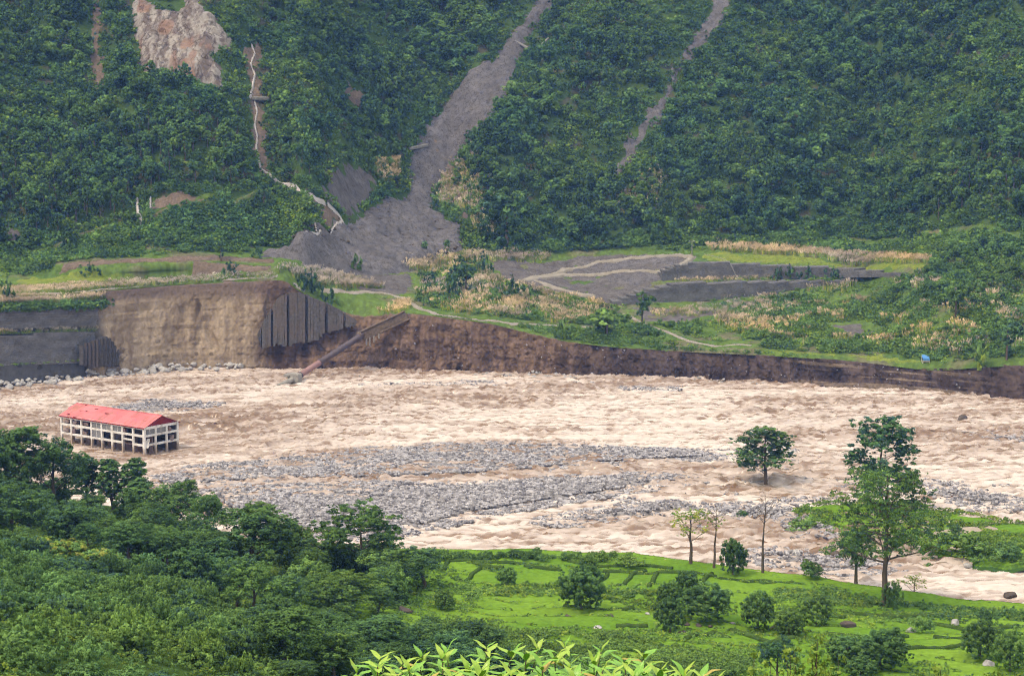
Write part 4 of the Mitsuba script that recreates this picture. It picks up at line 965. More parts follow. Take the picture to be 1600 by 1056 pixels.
gabion('gabion_wall', 'upper grey gabion step below the yellow green crop', RU, [3.5, 7.0, 8.4, 6.2, 4.4, 2.4, 1.0], [float(far_z(*p)) - .3 for p in RU], seed=4, depth=8)

for nm, lb, pr, ln, n, a, b, hz in (('edge_grass', 'straw coloured grass just above the hedge of the left gabion wall', DG, [(-203.4,612,30.4),(-190.1,615,30.6),(-178.8,625.5,30.5),(-167,636,30.5),(-158.2,643,30.6)], 260, .8, 1.4, 1.2), ('hedge_bushes', 'green hedge of bushes on top of the left gabion wall', FB, [(-202.5,609,28.8),(-189.6,613,28.6),(-178.2,623,28.1),(-166.6,634,27.5),(-158,642,27.2)], 190, .9, 1.5, .7), ('ledge_grass', 'weeds and dry grass on the ledge between the two left gabion tiers', DG + WEEDS, [(-202.8,609,19.6),(-189.3,611,19.6),(-177.9,621,18.9),(-166.4,632,18.3),(-157.3,641,17.1)], 150, .5, .95, .1), ('wall_foot_weeds', 'weeds along the foot of the left gabion wall', WEEDS, [(-201.6,604,9.1),(-188.3,606.5,8.7),(-176.9,616,8.2),(-165.4,627,7.7),(-159.6,633,7.1)], 60, .5, 1.0, .3)):
    ln = np.array(ln)
    t_ = np.random.default_rng(len(nm)).uniform(0, len(ln) - 1, n)
    p_ = np.stack([np.interp(t_, np.arange(len(ln)), ln[:, c]) for c in range(3)], 1)
    stuff(nm, lb, pr, p_ + [0, .3, 0], p_[:, 2] - hz, a, b, 600 + n)
k = thing('torn_gabion', 'torn dark gabion curtain hanging from the cliff right of the tan face', 'wall')
r = np.random.default_rng(33)
TA = np.array([(-101.7,660,13.8),(-99.6,660,18.2),(-97.1,661,22.5),(-93.3,662,28.5),(-88.9,662,30.3),(-84.3,662,30.1),(-79.3,662,28),(-74.2,662,26),(-69.2,663,23.3),(-65.4,663,20.7),(-62.6,663,19.2)])
TB = np.array([(-101.3,657,11.1),(-99.3,657,9.6),(-96.8,657,9.3),(-92.9,657,9.6),(-88.6,657,9.1),(-84.1,658,11),(-79,658,12),(-74,659,13.4),(-69,660,14.9),(-65.2,661,15.8),(-62.5,662,17.2)])
for si_, s in enumerate(np.linspace(0, 10, 46)):
    s2 = min(10, s + r.uniform(.20, .235))
    a, b = [np.array([np.interp(q, np.arange(11), A[:, c]) for c in range(3)]) for A, q in ((TA, s), (TA, s2))]
    c, d = [np.array([np.interp(q, np.arange(11), A[:, c]) for c in range(3)]) for A, q in ((TB, s), (TB, s2))]
    c[2] += 3.2 * (nz(s * 1.3, 0, 0, 2, 88) - .5) + r.uniform(-.35, .35)
    d[2] = c[2] + r.uniform(-.3, .3)
    off = np.array([0, r.uniform(-.14, .16) + (1.9 if si_ % 7 == 3 else 0), 0])
    n = 6
    w = np.linspace(0, 1, n)[:, None]
    wob = np.stack([r.normal(0, .05, n), r.normal(0, .10, n), np.zeros(n)], 1)
    l, rr = a + (c - a) * w + wob + off, b + (d - b) * w + wob * .7 + off
    bk = np.array([0, 1.3, 0])
    ring = np.stack([l, rr, rr + bk, l + bk], 1)
    fq = []
    for j in range(n - 1):
        for e in range(4):
            fq.append([j * 4 + e, j * 4 + (e + 1) % 4, (j + 1) * 4 + (e + 1) % 4, (j + 1) * 4 + e])
    fq += [[0, 3, 2, 1], [(n - 1) * 4, (n - 1) * 4 + 1, (n - 1) * 4 + 2, (n - 1) * 4 + 3]]
    part(k, 'strip', raw(ring.reshape(-1, 3), tris(fq), 'torn_mesh'))
k = thing('torn_gabion', 'ragged vertical end of the left gabion wall beside the tan cliff', 'wall')
for i, (p, q2) in enumerate(zip([(-163.6,628,13.2),(-162.3,629,14),(-161.1,630,14.2),(-159.9,631,14.8),(-158.6,632,15.1),(-157.7,634,15.4),(-156.7,636,15.7),(-155.7,638,14.9),(-155,640,13.2),(-154,641,11.6),(-153.3,642,9.9)], [(-163.5,627,5.9),(-162.3,628,5.3),(-161.1,629,4.9),(-159.9,630,4.8),(-158.7,631,4.4),(-157.5,632,4.5),(-156.5,634,4.2),(-155.5,636,4),(-154.8,638,3.7),(-153.8,639,3.6),(-153,640,3.7)])):
    p, q2 = np.array(p), np.array(q2)
    w = r.uniform(.45, .8)
    m = (p + q2) / 2
    ax = (q2 - p) / np.linalg.norm(q2 - p)
    e = np.array([1.0, 0, 0])
    e -= ax * (e @ ax)
    e /= np.linalg.norm(e)
    part(k, 'strip', raw(*box(m, [e, np.cross(ax, e), ax], [w, .7 + r.uniform(0, .5), np.linalg.norm(q2 - p) / 2]), 'torn_mesh'))

# ------------------------------------------------------------------ broken flume, pipe and anchor block
k = thing('broken_pipeline', 'broken rusty pipeline slanting from the bank down to the water', 'pipeline')
A0, A1, A2, A3 = [np.array(p) for p in [(-58.6,657.5,14.4),(-75.4,630.5,5.2),(-81.8,621,1.6),(-87.2,613,-0.3)]]
ab = (A2 - A0) / np.linalg.norm(A2 - A0)
LP = np.linalg.norm(A2 - A0)
PR = 1.2


def seg(a, b, rad):
    return tube(np.linspace(a, b, 10), rad, 24)


part(k, 'upper_pipe', raw(*seg(A0, A0 + ab * LP * .66, PR), 'pipe_rust', smooth=40), 'dark rusty upper length of pipe')
part(k, 'lower_pipe', raw(*seg(A0 + ab * LP * .66, A0 + ab * LP * .97, PR * .97), 'pipe_red', smooth=40), 'faded red lower length of pipe')
for s in (.02, .35, .66, .93):
    part(k, 'flange', raw(*seg(A0 + ab * LP * (s - .006), A0 + ab * LP * (s + .006), PR * 1.13), 'pipe_rust', smooth=40))
part(k, 'outlet_pipe', raw(*seg(A2 - ab * 1.0, A3, PR * .8), 'concrete', smooth=40), 'pale lower stub of pipe running into the water')


def rough_box(c, ax, half, seed, n=5, amp=.25):
    m = trimesh.creation.box(extents=[2, 2, 2])
    for _ in range(3):
        m = m.subdivide()
    v = np.array(m.vertices)
    v = v / np.maximum(1, (np.linalg.norm(v, ord=8, axis=1, keepdims=True)))
    p = np.asarray(c) + (v * half) @ np.asarray(ax, float)
    p += amp * 2 * np.stack([nz(p[:, 0], p[:, 1], p[:, 2], 3, seed + j) - .5 for j in range(3)], 1)
    return p, m.faces


fl = np.array([ab[0], ab[1], 0]) / np.linalg.norm(ab[:2])
sd = np.array([-fl[1], fl[0], 0])
part(k, 'anchor_block', raw(*rough_box(A2 + [0, 0, .2], [fl, sd, [0, 0, 1]], [1.5, 2.6, 1.9], 3), 'concrete', smooth=30), 'pale concrete anchor block at the water')
part(k, 'block_cap', raw(*rough_box(A2 + [-2.4, 1.2, 1.0], [fl, sd, [0, 0, 1]], [1.7, 1.5, .7], 9), 'concrete', smooth=30))

k = thing('concrete_flume', 'brown stained concrete flume sloping down the bank top to the pipe', 'flume')
B0, B1 = [np.array(p) for p in [(-60.5,656.5,15),(-42.5,658,23.3)]]
u = (B1 - B0) / np.linalg.norm(B1 - B0)
uh = np.array([u[0], u[1], 0]) / np.linalg.norm(u[:2])
nn = np.array([-uh[1], uh[0], 0])
up = np.cross(u, nn)
up = up if up[2] > 0 else -up
LB = np.linalg.norm(B1 - B0)
c = (B0 + B1) / 2
part(k, 'side_wall', raw(*rough_box(c - up * 2.1, [u, nn, up], [LB / 2, 1.2, 2.0], 4, amp=.3), 'brown_earth', smooth=25))
part(k, 'top_slab', raw(*rough_box(c + up * .1, [u, nn, up], [LB / 2, 1.6, .25], 5, amp=.15), 'brown_earth', smooth=25))
part(k, 'end_wall', raw(*rough_box(B0 - u * .2 - [0, 0, 1.8], [uh, nn, [0, 0, 1]], [.9, 2.8, 1.9], 6, amp=.2), 'brown_earth', smooth=25))
part(k, 'lower_slab', raw(*rough_box(c + u * LB * .18 - up * 3.4 + nn * -.6, [u, nn, up], [LB * .33, 1.6, .3], 7, amp=.12), 'brown_earth', smooth=25))
for s, l in ((.06, 2.2), (.13, 2.8), (.22, 2.0), (.33, 1.6)):
    p = B0 + u * LB * s - up * 4.0 - nn * 1.0
    part(k, 'pile', raw(*tube([p + [0, 0, .6], p - [0, 0, l]], .28, 8), 'concrete', smooth=40))

# concrete remains on the hill
BEAMS = [('short concrete ledge holding the waterfall pool on the hill', [(-122.7,793.5),(-115.4,797)], .9), ('pale concrete beam lying across the top of the landslide', [(0.7,933),(11.3,928)], .55), ('pale concrete beam along the right edge of the landslide top', [(12.7,926.5),(20.5,934)], .55), ('pale concrete ledge left of the landslide middle', [(-52.3,855.5),(-43.8,868.5)], .8), ('pale concrete ledge right of the landslide middle', [(-16.4,858.5),(-11.1,859)], .7)]
for i, (lb, ln, w) in enumerate(BEAMS):
    a, b = [np.array([x, y, float(far_z(x, y)) + 1.4]) for x, y in ln]
    d = (b - a) / np.linalg.norm(b - a)
    n1 = np.cross(d, [0, 0, 1.0])
    n1 /= np.linalg.norm(n1)
    kk = fresh('concrete_beam')
    labels[kk] = {'label': lb, 'category': 'concrete beam'}
    scene[kk] = raw(*rough_box((a + b) / 2, [d, n1, np.cross(n1, d)], [np.linalg.norm(b - a) / 2, w * 1.3, w], 20 + i, amp=.12), 'concrete', smooth=25)

# power pole with its cable, blue shelter
k = thing('power_pole', 'thin pale power pole with a crossarm at the top of the right gabion steps', 'pole')
(px_, py_), = [(83.4,770.5)]
pz_ = float(far_z(px_, py_))
part(k, 'pole', raw(*tube([[px_, py_, pz_ - 1], [px_, py_, pz_ + 8.2]], [.22, .14], 8), 'concrete', smooth=40))
part(k, 'crossarm', raw(*box([px_, py_ - .2, pz_ + 7.2], np.eye(3), [1.3, .08, .1]), 'concrete'))
for dx in (-1.1, 0.6, 1.1):
    part(k, 'insulator', raw(*tube([[px_ + dx, py_ - .2, pz_ + 7.3], [px_ + dx, py_ - .2, pz_ + 7.75]], [.1, .07], 8), 'white_paint', smooth=40))
kk = fresh('cable')
labels[kk] = {'label': 'thin pale cable running down over the right gabion steps', 'category': 'cable'}
cp = [np.array([x, y, float(far_z(x, y)) + h]) for (x, y), h in zip([(88.6,767),(93.3,742),(96.9,738.5),(100.9,717.5)], [2.0, 9.0, 8.5, 1.0])]
scene[kk] = raw(*tube(cp, .09, 5), 'concrete', smooth=40)
k = thing('shelter', 'small bright blue tarp shelter on white posts at the lip of the right bank', 'shelter')
(sx, sy), = [(151.8,605.5)]
sz_ = float(far_z(sx, sy))
tp = np.array([[-1.3, -1.1, 1.5], [1.3, -1.1, 1.5], [1.3, 1.1, 2.5], [-1.3, 1.1, 2.5]])
th = np.vstack([tp, tp + [0, .05, .12], [[-1.3, -1.15, .8], [1.3, -1.15, .8]]]) + [sx, sy, sz_]
part(k, 'tarp', raw(th, tris([[0, 3, 2, 1], [4, 5, 6, 7], [0, 1, 5, 4], [1, 2, 6, 5], [2, 3, 7, 6], [3, 0, 4, 7], [0, 8, 9, 1]]), 'tarp_blue'))
for dx, dy, hh in ((-1.2, -1, 1.5), (1.2, -1, 1.5), (1.2, 1, 2.5), (-1.2, 1, 2.5)):
    part(k, 'post', raw(*tube([[sx + dx, sy + dy, sz_ - .4], [sx + dx, sy + dy, sz_ + hh]], .09, 6), 'white_paint', smooth=40))
part(k, 'bench', raw(*box([sx, sy - .2, sz_ + .5], np.eye(3), [1.0, .5, .3]), 'white_paint'))

# ------------------------------------------------------------------ flooded school building
k = thing('school_building', 'three storey white concrete frame building with red roof standing in the flood', 'building')
C = np.array([-107.14, 477.87, 0.0])
AZ = .6367
lx, wx_ = np.array([-math.cos(AZ), math.sin(AZ), 0]), np.array([math.sin(AZ), math.cos(AZ), 0])
LL, WW, EH, RH = 37.25, 12.75, 7.86, 10.48
AX = [lx, wx_, [0, 0, 1]]


def bpt(a, b, z):
    return C + lx * a + wx_ * b + np.array([0, 0, z])


def bbox(a0, a1, b0, b1, z0, z1):
    return box(bpt((a0 + a1) / 2, (b0 + b1) / 2, (z0 + z1) / 2), AX, [(a1 - a0) / 2, (b1 - b0) / 2, (z1 - z0) / 2])


ca = [LL * i / 8 for i in range(9)]
cb = [WW * i / 3 for i in range(4)]
for i, a in enumerate(ca):
    for j, b in enumerate(cb):
        if j in (0, 3) or i in (0, 8) or i % 2 == 0:
            w = .42 if (i in (0, 3) and j == 0) else .3
            part(k, 'column', raw(*bbox(a - w, a + w, b - .3, b + .3, -3.5, EH - .02), 'white_paint'))
BL = [(7.05, EH - .03, 'roof_beam'), (4.83, 5.46, 'floor_beam'), (2.1, 2.7, 'floor_beam')]
for z0, z1, nm in BL:
    for j, b in enumerate((0, WW)):
        for i in range(8):
            if nm == 'floor_beam' and z0 < 3 and i == 1 and j == 0:
                part(k, nm, raw(*bbox(ca[i] + .3, ca[i + 1] - .3, b - .22, b + .22, 3.35, 3.8), 'white_paint'))
                continue
            part(k, nm, raw(*bbox(ca[i] + .3, ca[i + 1] - .3, b - .26, b + .26, z0, z1), 'white_paint'))
    for a in (0, LL):
        for j in range(3):
            part(k, nm, raw(*bbox(a - .26, a + .26, cb[j] + .3, cb[j + 1] - .3, z0, z1), 'white_paint'))
for z in (7.3, 5.0, 2.25):
    part(k, 'floor_slab', raw(*bbox(.27, LL - .27, .27, WW - .27, z - .18, z), 'plaster'))
# inner walls: corridor wall with doorways, classroom cross walls; the west end is gutted
r = np.random.default_rng(5)
for fi, (z0, z1) in enumerate(((5.0, 7.1), (2.25, 4.82), (-3, 2.07))):
    for i in range(8):
        if fi == 0 and i >= 6 or fi == 1 and i >= 6 or fi == 2 and i >= 7:
            continue
        dw = r.uniform(.8, 3.0)
        part(k, 'inner_wall', raw(*bbox(ca[i] + .1, ca[i] + dw, 3.2, 3.4, z0, z1), 'plaster'))
        part(k, 'inner_wall', raw(*bbox(ca[i] + dw + 1.1, ca[i + 1] - .02, 3.2, 3.4, z0, z1), 'plaster'))
    for i in (2, 4, 6):
        part(k, 'cross_wall', raw(*bbox(ca[i] - .1, ca[i] + .1, 3.42, WW - .3, z0, z1), 'plaster'))
    for i in range(5):
        part(k, 'rear_wall', raw(*bbox(ca[i] + .32, ca[i + 1] - .32, WW - .12, WW + .08, z0, z1), 'plaster'))
for (a0, a1, b0, b1, z0, z1) in [(.0, .0, cb[0], cb[1], 5.46, 7.05), (.0, .0, cb[1], cb[2], 5.46, 7.05), (ca[4], ca[5], 0, 0, 5.46, 7.05), (ca[3], ca[4], 0, 0, 5.46, 7.05), (ca[2], ca[3], 0, 0, 5.46, 7.05), (ca[4], ca[5], 0, 0, 2.7, 4.83)]:
    if a0 == a1:
        kk = part(k, 'window', raw(*bbox(-.05, .05, b0 + .36, b1 - .36, z0 + .04, z1 - .04), 'old_glass'))
        part(kk, 'mullion', raw(*bbox(-.12, .12, (b0 + b1) / 2 - .05, (b0 + b1) / 2 + .05, z0 + .03, z1 - .03), 'white_paint'))
    else:
        kk = part(k, 'window', raw(*bbox(a0 + .36, a1 - .36, -.05, .05, z0 + .04, z1 - .04), 'old_glass'))
        part(kk, 'mullion', raw(*bbox((a0 + a1) / 2 - .05, (a0 + a1) / 2 + .05, -.12, .12, z0 + .03, z1 - .03), 'white_paint'))
# debris and a bent fascia at the damaged east corner
for i, (a, b, z, h) in enumerate([(9, .4, 6.1, .5), (26, .5, 6.2, .45), (31, .4, 5.9, .6), (35, .3, 6.2, .5), (27, .6, 3.2, .5), (32, .3, 3.5, .7), (.2, 9.6, 6.1, .6), (.3, 10.5, 3.4, .7), (35, .4, 3.3, .5)]):
    part(k, 'debris', raw(*rough_box(bpt(a, b, z), [lx, wx_, [0, 0, 1]], [.9, .5, h], 40 + i, amp=.5), 'plaster', smooth=20))
part(k, 'bent_sheet', raw(*rough_box(bpt(-.35, .9, 3.0), [[.2, .3, .93], [.9, -.4, 0], [0.3, .9, 0]], [1.4, .6, .08], 60, amp=.3), 'white_paint', smooth=25))
OV = .65
NS = 14
rf = part(k, 'gable_wall', raw(np.array([bpt(-.12, -.1, EH), bpt(-.12, WW + .1, EH), bpt(-.12, WW / 2, RH - .1), bpt(.1, -.1, EH), bpt(.1, WW + .1, EH), bpt(.1, WW / 2, RH - .1)]), np.array([[0, 2, 1], [3, 4, 5], [0, 1, 4], [0, 4, 3], [1, 2, 5], [1, 5, 4], [2, 0, 3], [2, 3, 5]]), 'red_dark'), 'dark red sheet gable end')
part(k, 'gable_wall', raw(np.array([bpt(LL - .1, -.1, EH), bpt(LL - .1, WW + .1, EH), bpt(LL - .1, WW / 2, RH - .1), bpt(LL + .12, -.1, EH), bpt(LL + .12, WW + .1, EH), bpt(LL + .12, WW / 2, RH - .1)]), np.array([[0, 2, 1], [3, 4, 5], [0, 1, 4], [0, 4, 3], [1, 2, 5], [1, 5, 4], [2, 0, 3], [2, 3, 5]]), 'red_dark'))
part(k, 'eaves_board', raw(*bbox(-OV, LL + OV, -OV - .05, -OV + .1, EH - .42, EH - .16), 'red_dark'))
part(k, 'eaves_board', raw(*bbox(-OV, LL + OV, WW + OV - .1, WW + OV + .05, EH - .42, EH - .16), 'red_dark'))
ROOFK = k + '__roof'
slope = (RH - EH) / (WW / 2)
ridge = tube(np.linspace(bpt(-OV, WW / 2, RH + .12), bpt(LL + OV, WW / 2, RH + .12), 12), .16, 8)
part(k, 'roof', raw(*ridge, 'red_sheet', smooth=40), 'faded red sheet roof with torn sheets at its west end')
for side in (0, 1):
    for i in range(NS):
        a0, a1 = -OV + (LL + 2 * OV) * i / NS, -OV + (LL + 2 * OV) * (i + 1) / NS
        for h0, h1 in ((0.0, .52), (.5, 1.0)):
            na, nh = 13, 3
            aa = np.linspace(a0, a1 + .06, na)
            hh = np.linspace(h0, h1, nh)
            gA, gH = np.meshgrid(aa, hh)
            b = -OV + (WW / 2 + OV) * gH
            z = EH - OV * slope + (RH - EH + OV * slope) * gH + .05 + .025 * (np.arange(na) % 2)[None] + (.03 if h0 > 0 else 0) + r.uniform(-.02, .02)
            bend = r.uniform(.1, .45) if (i > 8 and r.uniform() < .5) or r.uniform() < .1 else 0
            z = z + bend * ((gA - a0) / (a1 - a0)) ** 3 * (1 - np.abs(gH - h0) / (h1 - h0)) + .09 * (nz(gA / 2, gH * 3, side, 2, 5) - .5)
            bb = b if side == 0 else WW - b
            tv = C + gA[..., None] * lx + bb[..., None] * wx_ + z[..., None] * np.array([0, 0, 1.0])
            tv = tv.reshape(-1, 3)
            fq = grid_faces(nh, na)
            n0 = len(tv)
            edge = np.vstack([tv, tv - [0, 0, .03]])
            fq = np.vstack([fq, fq[:, ::-1] + n0])
            part(ROOFK, 'sheet', raw(edge, tris(fq), 'red_sheet'))
for i, (a, hg) in enumerate(((29.5, .55), (34.8, .18), (27.0, .8), (33.0, .95), (30.5, .02), (20.5, .6))):
    p = bpt(a, -OV + (WW / 2 + OV) * hg, EH - OV * slope + (RH - EH + OV * slope) * hg + .2)
    part(ROOFK, 'torn_flap', raw(*rough_box(p, [lx, wx_, [0, 0, 1]], [.35 + .2 * (i % 3), .2, .06], 70 + i, amp=.2), 'red_dark', smooth=20))

# ------------------------------------------------------------------ near plants: prototypes with real leaf sprays
H1 = {}


def near_proto(key, m, sk, h, w):
    c_ = m[0]
    H1[key] = (float(np.quantile(c_[:, 2], .998)), float(np.mean([np.quantile(c_[:, j], .985) - np.quantile(c_[:, j], .015) for j in (0, 1)])))
    sh = {}
    if sk is not None:
        sh['trunk'] = trunk_shape(sk)
    sh['crown'] = crown_shape(m)
    group(key, **sh)


def ball(r, cz, R, Hh, n, size, pal, lobes=42, lr=.36, low=-.72):
    ms = []
    for i in range(lobes):
        z = 1 - (1 - low) * (i + .5) / lobes
        a = i * 2.39996 + r.uniform(-.25, .25)
        q = math.sqrt(max(0, 1 - z * z))
        k = r.uniform(.60, .80)
        c = np.array([np.cos(a) * q * R * k, np.sin(a) * q * R * k, cz + z * Hh * k])
        u = lr * r.uniform(.8, 1.2)
        ms.append(cards(r, c, [R * u, R * u, Hh * u], n // lobes, size, pal, clump=8))
    return merge(ms)


def dome(r, cx, cy, cz, R, Hh, n, size, pal, lobes=12, lr=.42, low=.25):
    ms = []
    for i in range(lobes):
        d = r.normal(size=3)
        d[2] = abs(d[2]) * 1.1 - low
        d /= np.linalg.norm(d)
        c = np.array([cx, cy, cz]) + d * np.array([R, R, Hh]) * .68
        q = r.uniform(.8, 1.2) * lr
        ms.append(cards(r, c, [R * q, R * q, Hh * q * 1.05], n // lobes, size, pal, clump=max(6, n // lobes // 18)))
    return merge(ms)


for i in range(3):   # dense round fruit-tree like crowns
    r = np.random.default_rng(300 + i)
    m = ball(r, 2.7, 2.6, 2.8, 12000, .25, [[MID, MID, LIGHT], [MID, DARK, MID, LIGHT], [DARK, MID, MID]][i])
    sk, _ = skeleton(r, 4.0, .22, .3, 6, .3, .9, 2)
    near_proto(f'round_{i}', m, sk, 6.1, 5.4)
for i in range(4):   # tall forest trees
    r = np.random.default_rng(310 + i)
    sk, tips = skeleton(r, 11, .32, .35, 9, .30, .8, 3)
    ms = []
    for t in tips[:: 1]:
        if t[2] > 3.2:
            ms.append(cards(r, t, [r.uniform(1.0, 1.6), r.uniform(1.0, 1.6), r.uniform(1.0, 1.6)], 260, .28, [[DARK, MID, MID], [MID, DARK, LIGHT], [MID, BLUE, MID], [MID, LIGHT, MID]][i], clump=12))
    m = merge(ms)
    near_proto(f'tall_{i}', m, sk, float(m[0][:, 2].max()), float(np.ptp(m[0][:, 0]) * .9))
for i in range(2):   # spreading layered crowns
    r = np.random.default_rng(320 + i)
    sk, tips = skeleton(r, 10, .30, .45, 10, .48, .45, 4)
    ms = [cards(r, t, [r.uniform(1.1, 1.8), r.uniform(1.1, 1.8), .55], 120, .40, [[DARK, MID], [LIGHT, MID]][i], clump=8) for t in tips if t[2] > 5]
    m = merge(ms)
    near_proto(f'spread_{i}', m, sk, float(m[0][:, 2].max()), float(np.ptp(m[0][:, 0])))
for i in range(2):   # thin upright trees with ragged tops
    r = np.random.default_rng(330 + i)
    sk, tips = skeleton(r, 10, .2, .25, 12, .14, 1.5, 2, .02)
    m = merge([cards(r, t, [.7, .7, .9], 75, .36, [DARK, MID], clump=7) for t in tips])
    near_proto(f'spiky_{i}', m, sk, float(m[0][:, 2].max()), float(np.ptp(m[0][:, 0])))
for i in range(5):   # shrubs
    r = np.random.default_rng(340 + i)
    pal = [[MID, LIGHT, LIGHT], [LIGHT, LIGHT, LIGHT, MID], [MID, LIGHT, LIGHT], [LIGHT, LIGHT, LIME, YELLOW], [MID, BLUE]][i]
    m = dome(r, 0, 0, .9, 1.9, 1.3, 2300, .24, pal, 11, .48)
    near_proto(f'shrub_{i}', m, None, 2.3, 4.0)
for i in range(3):
    r = np.random.default_rng(350 + i)
    m = merge([cards(r, [r.normal(0, .8), r.normal(0, .8), r.uniform(.2, .6)], [.9, .9, .5], 90, .26, [[LIGHT, MID], [MID, LIGHT, LIME], [MID, LIGHT]][i], up=.7, clump=9) for _ in range(4)])
    near_proto(f'brush_{i}', m, None, 1.2, 3.4)
r = np.random.default_rng(360)   # sparse, twiggy tree with few leaves
sk, tips = skeleton(r, 9, .2, .42, 9, .34, .75, 4)
near_proto('sparse', merge([cards(r, t, [.7, .7, .5], 16, .3, [YELLOW, LIGHT, LIME], clump=4) for t in tips]), sk, 9.3, 6.0)
for i in range(2):
    r = np.random.default_rng(365 + i)
    sk, tips = skeleton(r, 10, .21, .66, 13, .24, .8, 7)
    group(f'bare_{i}', trunk=trunk_shape(sk))
    H1[f'bare_{i}'] = (10.3, 5.0)
r = np.random.default_rng(370)   # the giant on the bank: tall clear trunk, tiers of horizontal boughs
sk, tips = skeleton(r, 27, .62, .30, 28, .33, .28, 6, .012)
ms = [cards(r, t, [r.uniform(1.4, 2.2), r.uniform(1.4, 2.2), .75], 92, .50, [MID, LIGHT, MID, BLUE], clump=9, aspect=.45) for t in tips if t[2] > 8.5]
m = merge(ms)
near_proto('giant', m, sk, float(m[0][:, 2].max()), float(np.ptp(m[0][:, 0])))
for i in range(2):
    r = np.random.default_rng(372 + i)
    sk, tips = skeleton(r, 15, .2, .22, 15, .2, .8, 5, .012)
    m = merge([cards(r, t, [r.uniform(.8, 1.3), r.uniform(.8, 1.3), 1.0], 40, .46, [MID, BLUE, DARK, MID], clump=6) for t in tips if t[2] > 4.2])
    near_proto(f'island_{i}', m, sk, float(m[0][:, 2].max()), float(np.ptp(m[0][:, 0])))
r = np.random.default_rng(380)   # young pale shoots
ms, st = [], []
for _ in range(9):
    a, q = r.uniform(0, 6.28), r.uniform(.1, 1.4)
    base = np.array([np.cos(a) * q * .3, np.sin(a) * q * .3, 0])
    tip = np.array([np.cos(a) * q, np.sin(a) * q, r.uniform(4, 7)])
    st.append(tube([base, (base + tip) / 2 + [0, 0, .4], tip], [.06, .04, .015], 5))
    for z in np.linspace(.35, 1, 7):
        ms.append(cards(r, base + (tip - base) * z, [.42, .42, .3], 20, .26, [LIME, LIME, LIGHT], clump=5))
near_proto('shoots', merge(ms), join(st), 7.0, 3.2)
# palm-like rosette
r = np.random.default_rng(390)
pv, pf, pn, pu = [], [], [], []
for j in range(26):
    a, el, ln = r.uniform(0, 6.28), r.uniform(.3, 1.2), r.uniform(1.6, 2.6)
    d, sdv = np.array([np.cos(a), np.sin(a), 0]), np.array([-np.sin(a), np.cos(a), 0])
    for t in range(6):
        s0 = t / 5
        c0 = d * ln * s0 * np.cos(el) + np.array([0, 0, 1]) * (ln * s0 * np.sin(el) - .9 * s0 * s0) + [0, 0, .6]
        w0 = .20 * math.sin(math.pi * min(.97, .15 + .85 * s0)) + .01
        pv += [c0 - sdv * w0, c0 + sdv * w0]
        pn += [[d[0] * .3, d[1] * .3, 1]] * 2
        pu += [[r.uniform(.5, 1), LIGHT]] * 2
        if t:
            k0 = len(pv) - 4
            pf += [[k0, k0 + 1, k0 + 3], [k0, k0 + 3, k0 + 2]]
near_proto('palm', (np.array(pv), np.array(pf), np.array(pn) / np.linalg.norm(pn, axis=1, keepdims=True), np.array(pu)), None, 2.6, 4.2)


def grow(name, label, cat, proto, item, zf=near_z, grp=None, sink=.2, rot=None):
    x, y, h, w = item
    h0, w0 = H1[proto]
    return plant(name, label, cat, proto, x, y, float(zf(x, y)) - sink, w / w0, (x * 53 + y * 17) % 360 if rot is None else rot, grp, h / h0)


SINGLE = [('tree', 'round_2', 'largest round dark green tree standing alone in the middle of the paddies'), ('tree', 'round_0', 'small round tree directly behind the largest round tree in the paddies'), ('shrub', 'round_2', 'small cone shaped bush alone in the left half of the paddies'),
          ('shrub', 'round_0', 'small V shaped shrub on the lower left paddy'), ('tree', 'tall_2', 'dark conical evergreen at the left edge of the paddies'), ('tree', 'spread_0', 'broad flat topped tree against the gravel bar left of the paddies'),
          ('tree', 'round_1', 'slender trunked tree at the left end of the tree group on the right paddies'), ('tree', 'round_0', 'rear left round tree of the group on the right paddies'), ('tree', 'round_1', 'rear right round tree of the group on the right paddies'), ('tree', 'round_1', 'wide bushy tree in the middle of the group on the right paddies'),
          ('tree', 'round_1', 'bushy tree right of the wide tree on the right paddies'), ('tree', 'round_0', 'small round tree right of the bushy one on the right paddies'), ('tree', 'round_1', 'leaning bushy tree in the middle of the right paddies'),
          ('tree', 'round_1', 'left tree of the big twin crowned clump at the bottom right'), ('tree', 'round_0', 'taller tree of the big twin crowned clump at the bottom right'), ('shrub', 'round_0', 'low bush in front of the twin crowned clump at the bottom right'),
          ('tree', 'round_1', 'small tree with pale trunk near the right edge of the paddies'), ('tree', 'round_0', 'round tree cut by the right edge of the picture at the bottom'), ('shrub', 'shrub_1', 'conical vine covered mound in the right paddies'), ('shrub', 'shrub_2', 'small bush beside the path on the far right paddies'),
          ('tree', 'tall_2', 'dark narrow tree rising from the bottom edge right of centre'), ('shrub', 'round_2', 'dense dark columnar shrub beside the bare trees on the bank'), ('shrub', 'shrub_2', 'round bush on the bank between the bare tree and the giant tree'),
          ('shrub', 'shrub_2', 'climbing shrub wrapped round the foot of the giant tree'), ('tree', 'tall_0', 'small dark tree left of the giant tree trunk'), ('tree', 'sparse', 'thin airy young tree right of the giant tree trunk'), ('tree', 'sparse', 'leafy yellowish sparse tree leftmost of the three thin trees on the bank'),
          ('tree', 'bare_0', 'bare leafless tree in the middle of the three thin trees on the bank'), ('tree', 'bare_1', 'bare leafless tree rightmost of the three thin trees on the bank'), ('tree', 'giant', 'giant tree with tiers of boughs on the right bank of the paddies'),
          ('shrub', 'shrub_1', 'low bush at the upper edge of the paddies near the largest round tree')]
